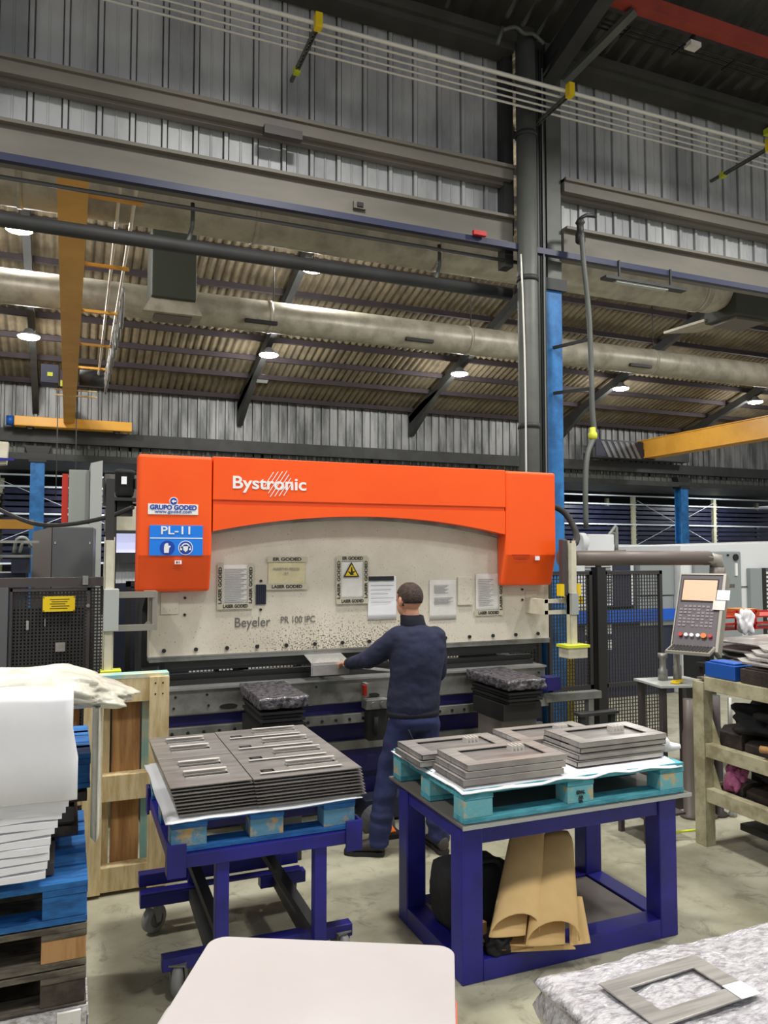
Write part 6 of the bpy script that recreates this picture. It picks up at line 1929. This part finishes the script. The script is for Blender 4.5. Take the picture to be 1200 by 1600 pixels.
for k, (x, y, h, r, m_, lab) in enumerate(((4.16, 4.62, .20, .035, 'steel', 'bright round tool cylinder on the steel bench'), (4.28, 4.60, .26, .03, 'panel_trim', 'grey pillar on the steel bench under the control panel'))):
    b = MB(); b.lathe((x, y, .90), [(r, 0), (r, h * .4), (r * .7, h * .45), (r * .7, h * .8), (r, h * .85), (r, h)], 16); tag(b.build('tool_cylinder', m_), lab, 'tool')
for k, (x, y, r, h, m_) in enumerate(((4.10, 4.30, .05, .82, 'boom'), (4.22, 4.24, .03, .80, 'cab_dark2'), (4.30, 4.26, .045, .84, 'frame_brown'), (4.38, 4.20, .02, .83, 'steel'))):
    b = MB(); b.lathe((x, y, 0), [(r * 1.5, 0), (r * 1.5, .02), (r, .03), (r, h * .7), (r * .8, h * .75), (r * .8, h)], 16)
    tag(b.build('tool_rod', m_), ['thick brown', 'thin dark grey', 'medium dark brown', 'thinnest bright'][k] + ' upright rod stored in front of the steel bench', 'rod', 'upright rods by the steel bench')
b = MB()
b.box((3.62, 4.9, 0), (3.66, 4.94, .62)); b.box((3.9, 4.9, 0), (3.94, 4.94, .62)); b.box((3.6, 4.88, .62), (3.96, 4.96, .64)); b.box((3.64, 4.91, .1), (3.92, 4.93, .13))
tag(b.build('low_stand', 'dark_steel'), 'low dark steel stand between the press and the steel bench', 'stand')
b = MB(); b.tube([(3.62, 4.05, .05), (3.68, 4.0, .05), (3.85, 3.95, .06)], .008); b.box((3.60, 4.02, .03), (3.66, 4.08, .07)); tag(b.build('hand_tool', 'lime'), 'small lime yellow tool on the floor beside the cream rack leg', 'tool')
b = MB()
b.box((3.45, 4.25, 0), (3.48, 4.28, .16)); b.box((3.45, 4.0, 0), (3.48, 4.03, .16)); b.box((3.70, 4.25, 0), (3.73, 4.28, .16)); b.box((3.43, 3.98, .16), (3.75, 4.30, .175))
tag(b.build('floor_stool', 'frame_brown'), 'low brown frame on the floor behind the navy table', 'stand')

# ---- red tool trays and clutter behind the rack
t = thing('red_parts_tray', 'red two-level tray with small parts behind the cream rack', 'tray', (5.4, 5.1, 0))
b = MB()
for z in (1.20, 1.30):
    b.box((4.98, 4.98, z), (6.2, 5.3, z + .012)); b.box((4.98, 4.97, z + .045), (6.2, 4.98, z + .062)); b.box((4.98, 4.98, z), (5.0, 5.3, z + .05))
for x in (5.0, 5.28, 5.5, 5.9): b.box((x, 4.97, 1.2), (x + .015, 4.99, 1.37))
b.build('tray', 'tool_red', t)
b = MB(); b.box((5.02, 5.0, 1.312), (5.2, 5.2, 1.36)); b.build('parts_bin', 'amber', t)
b = MB(); b.box((5.38, 5.0, 1.312), (5.58, 5.2, 1.37)); b.build('parts_bin', 'amber', t)
b = MB(); b.box((5.0, 5.0, 0), (5.05, 5.3, 1.2)); copies(b.build('leg', 'dark_steel', t), [(1.1, 0, 0)])
lumpy('white_rag', (5.30, 4.90, 1.28), (.07, .04, .09), 'foam', 'white crumpled rag hanging over the red parts tray', 'rag', amp=.5, seed=12, flat=False)
t = thing('sheet_metal_cart', 'cart heaped with bent grey sheet parts behind the cream rack', 'cart', (5.1, 4.4, 0))
b = MB(); b.box((4.75, 4.1, .94), (6.0, 4.9, .97)); b.build('deck', 'dark_steel', t)
for x in (4.78, 5.9):
    for y in (4.12, 4.85): 
        b = MB(); b.box((x, y, 0), (x + .04, y + .04, .94)); b.build('leg', 'dark_steel', t)
for k, (x, y, z, w_, h, a) in enumerate(((4.80, 4.3, .975, .9, .06, 0), (4.85, 4.25, 1.04, .8, .04, .1), (4.80, 4.45, 1.085, 1.0, .05, -.05), (4.9, 4.35, 1.14, .8, .03, .08))):
    b = MB(); b.prism([(0, 0), (.38, 0), (.45, h), (.43, h), (.37, .01), (.0, .01)], 'x', 0, w_); b.xf(Matrix.Translation((x, y, z)) @ Matrix.Rotation(a, 4, 'Z'))
    tag(b.build('bent_part', 'plate_light' if k % 2 else 'plate'), ['lowest', 'second lowest', 'second highest', 'topmost'][k] + ' bent grey sheet part heaped on the cart behind the cream rack', 'metal part', 'bent parts on the cart')
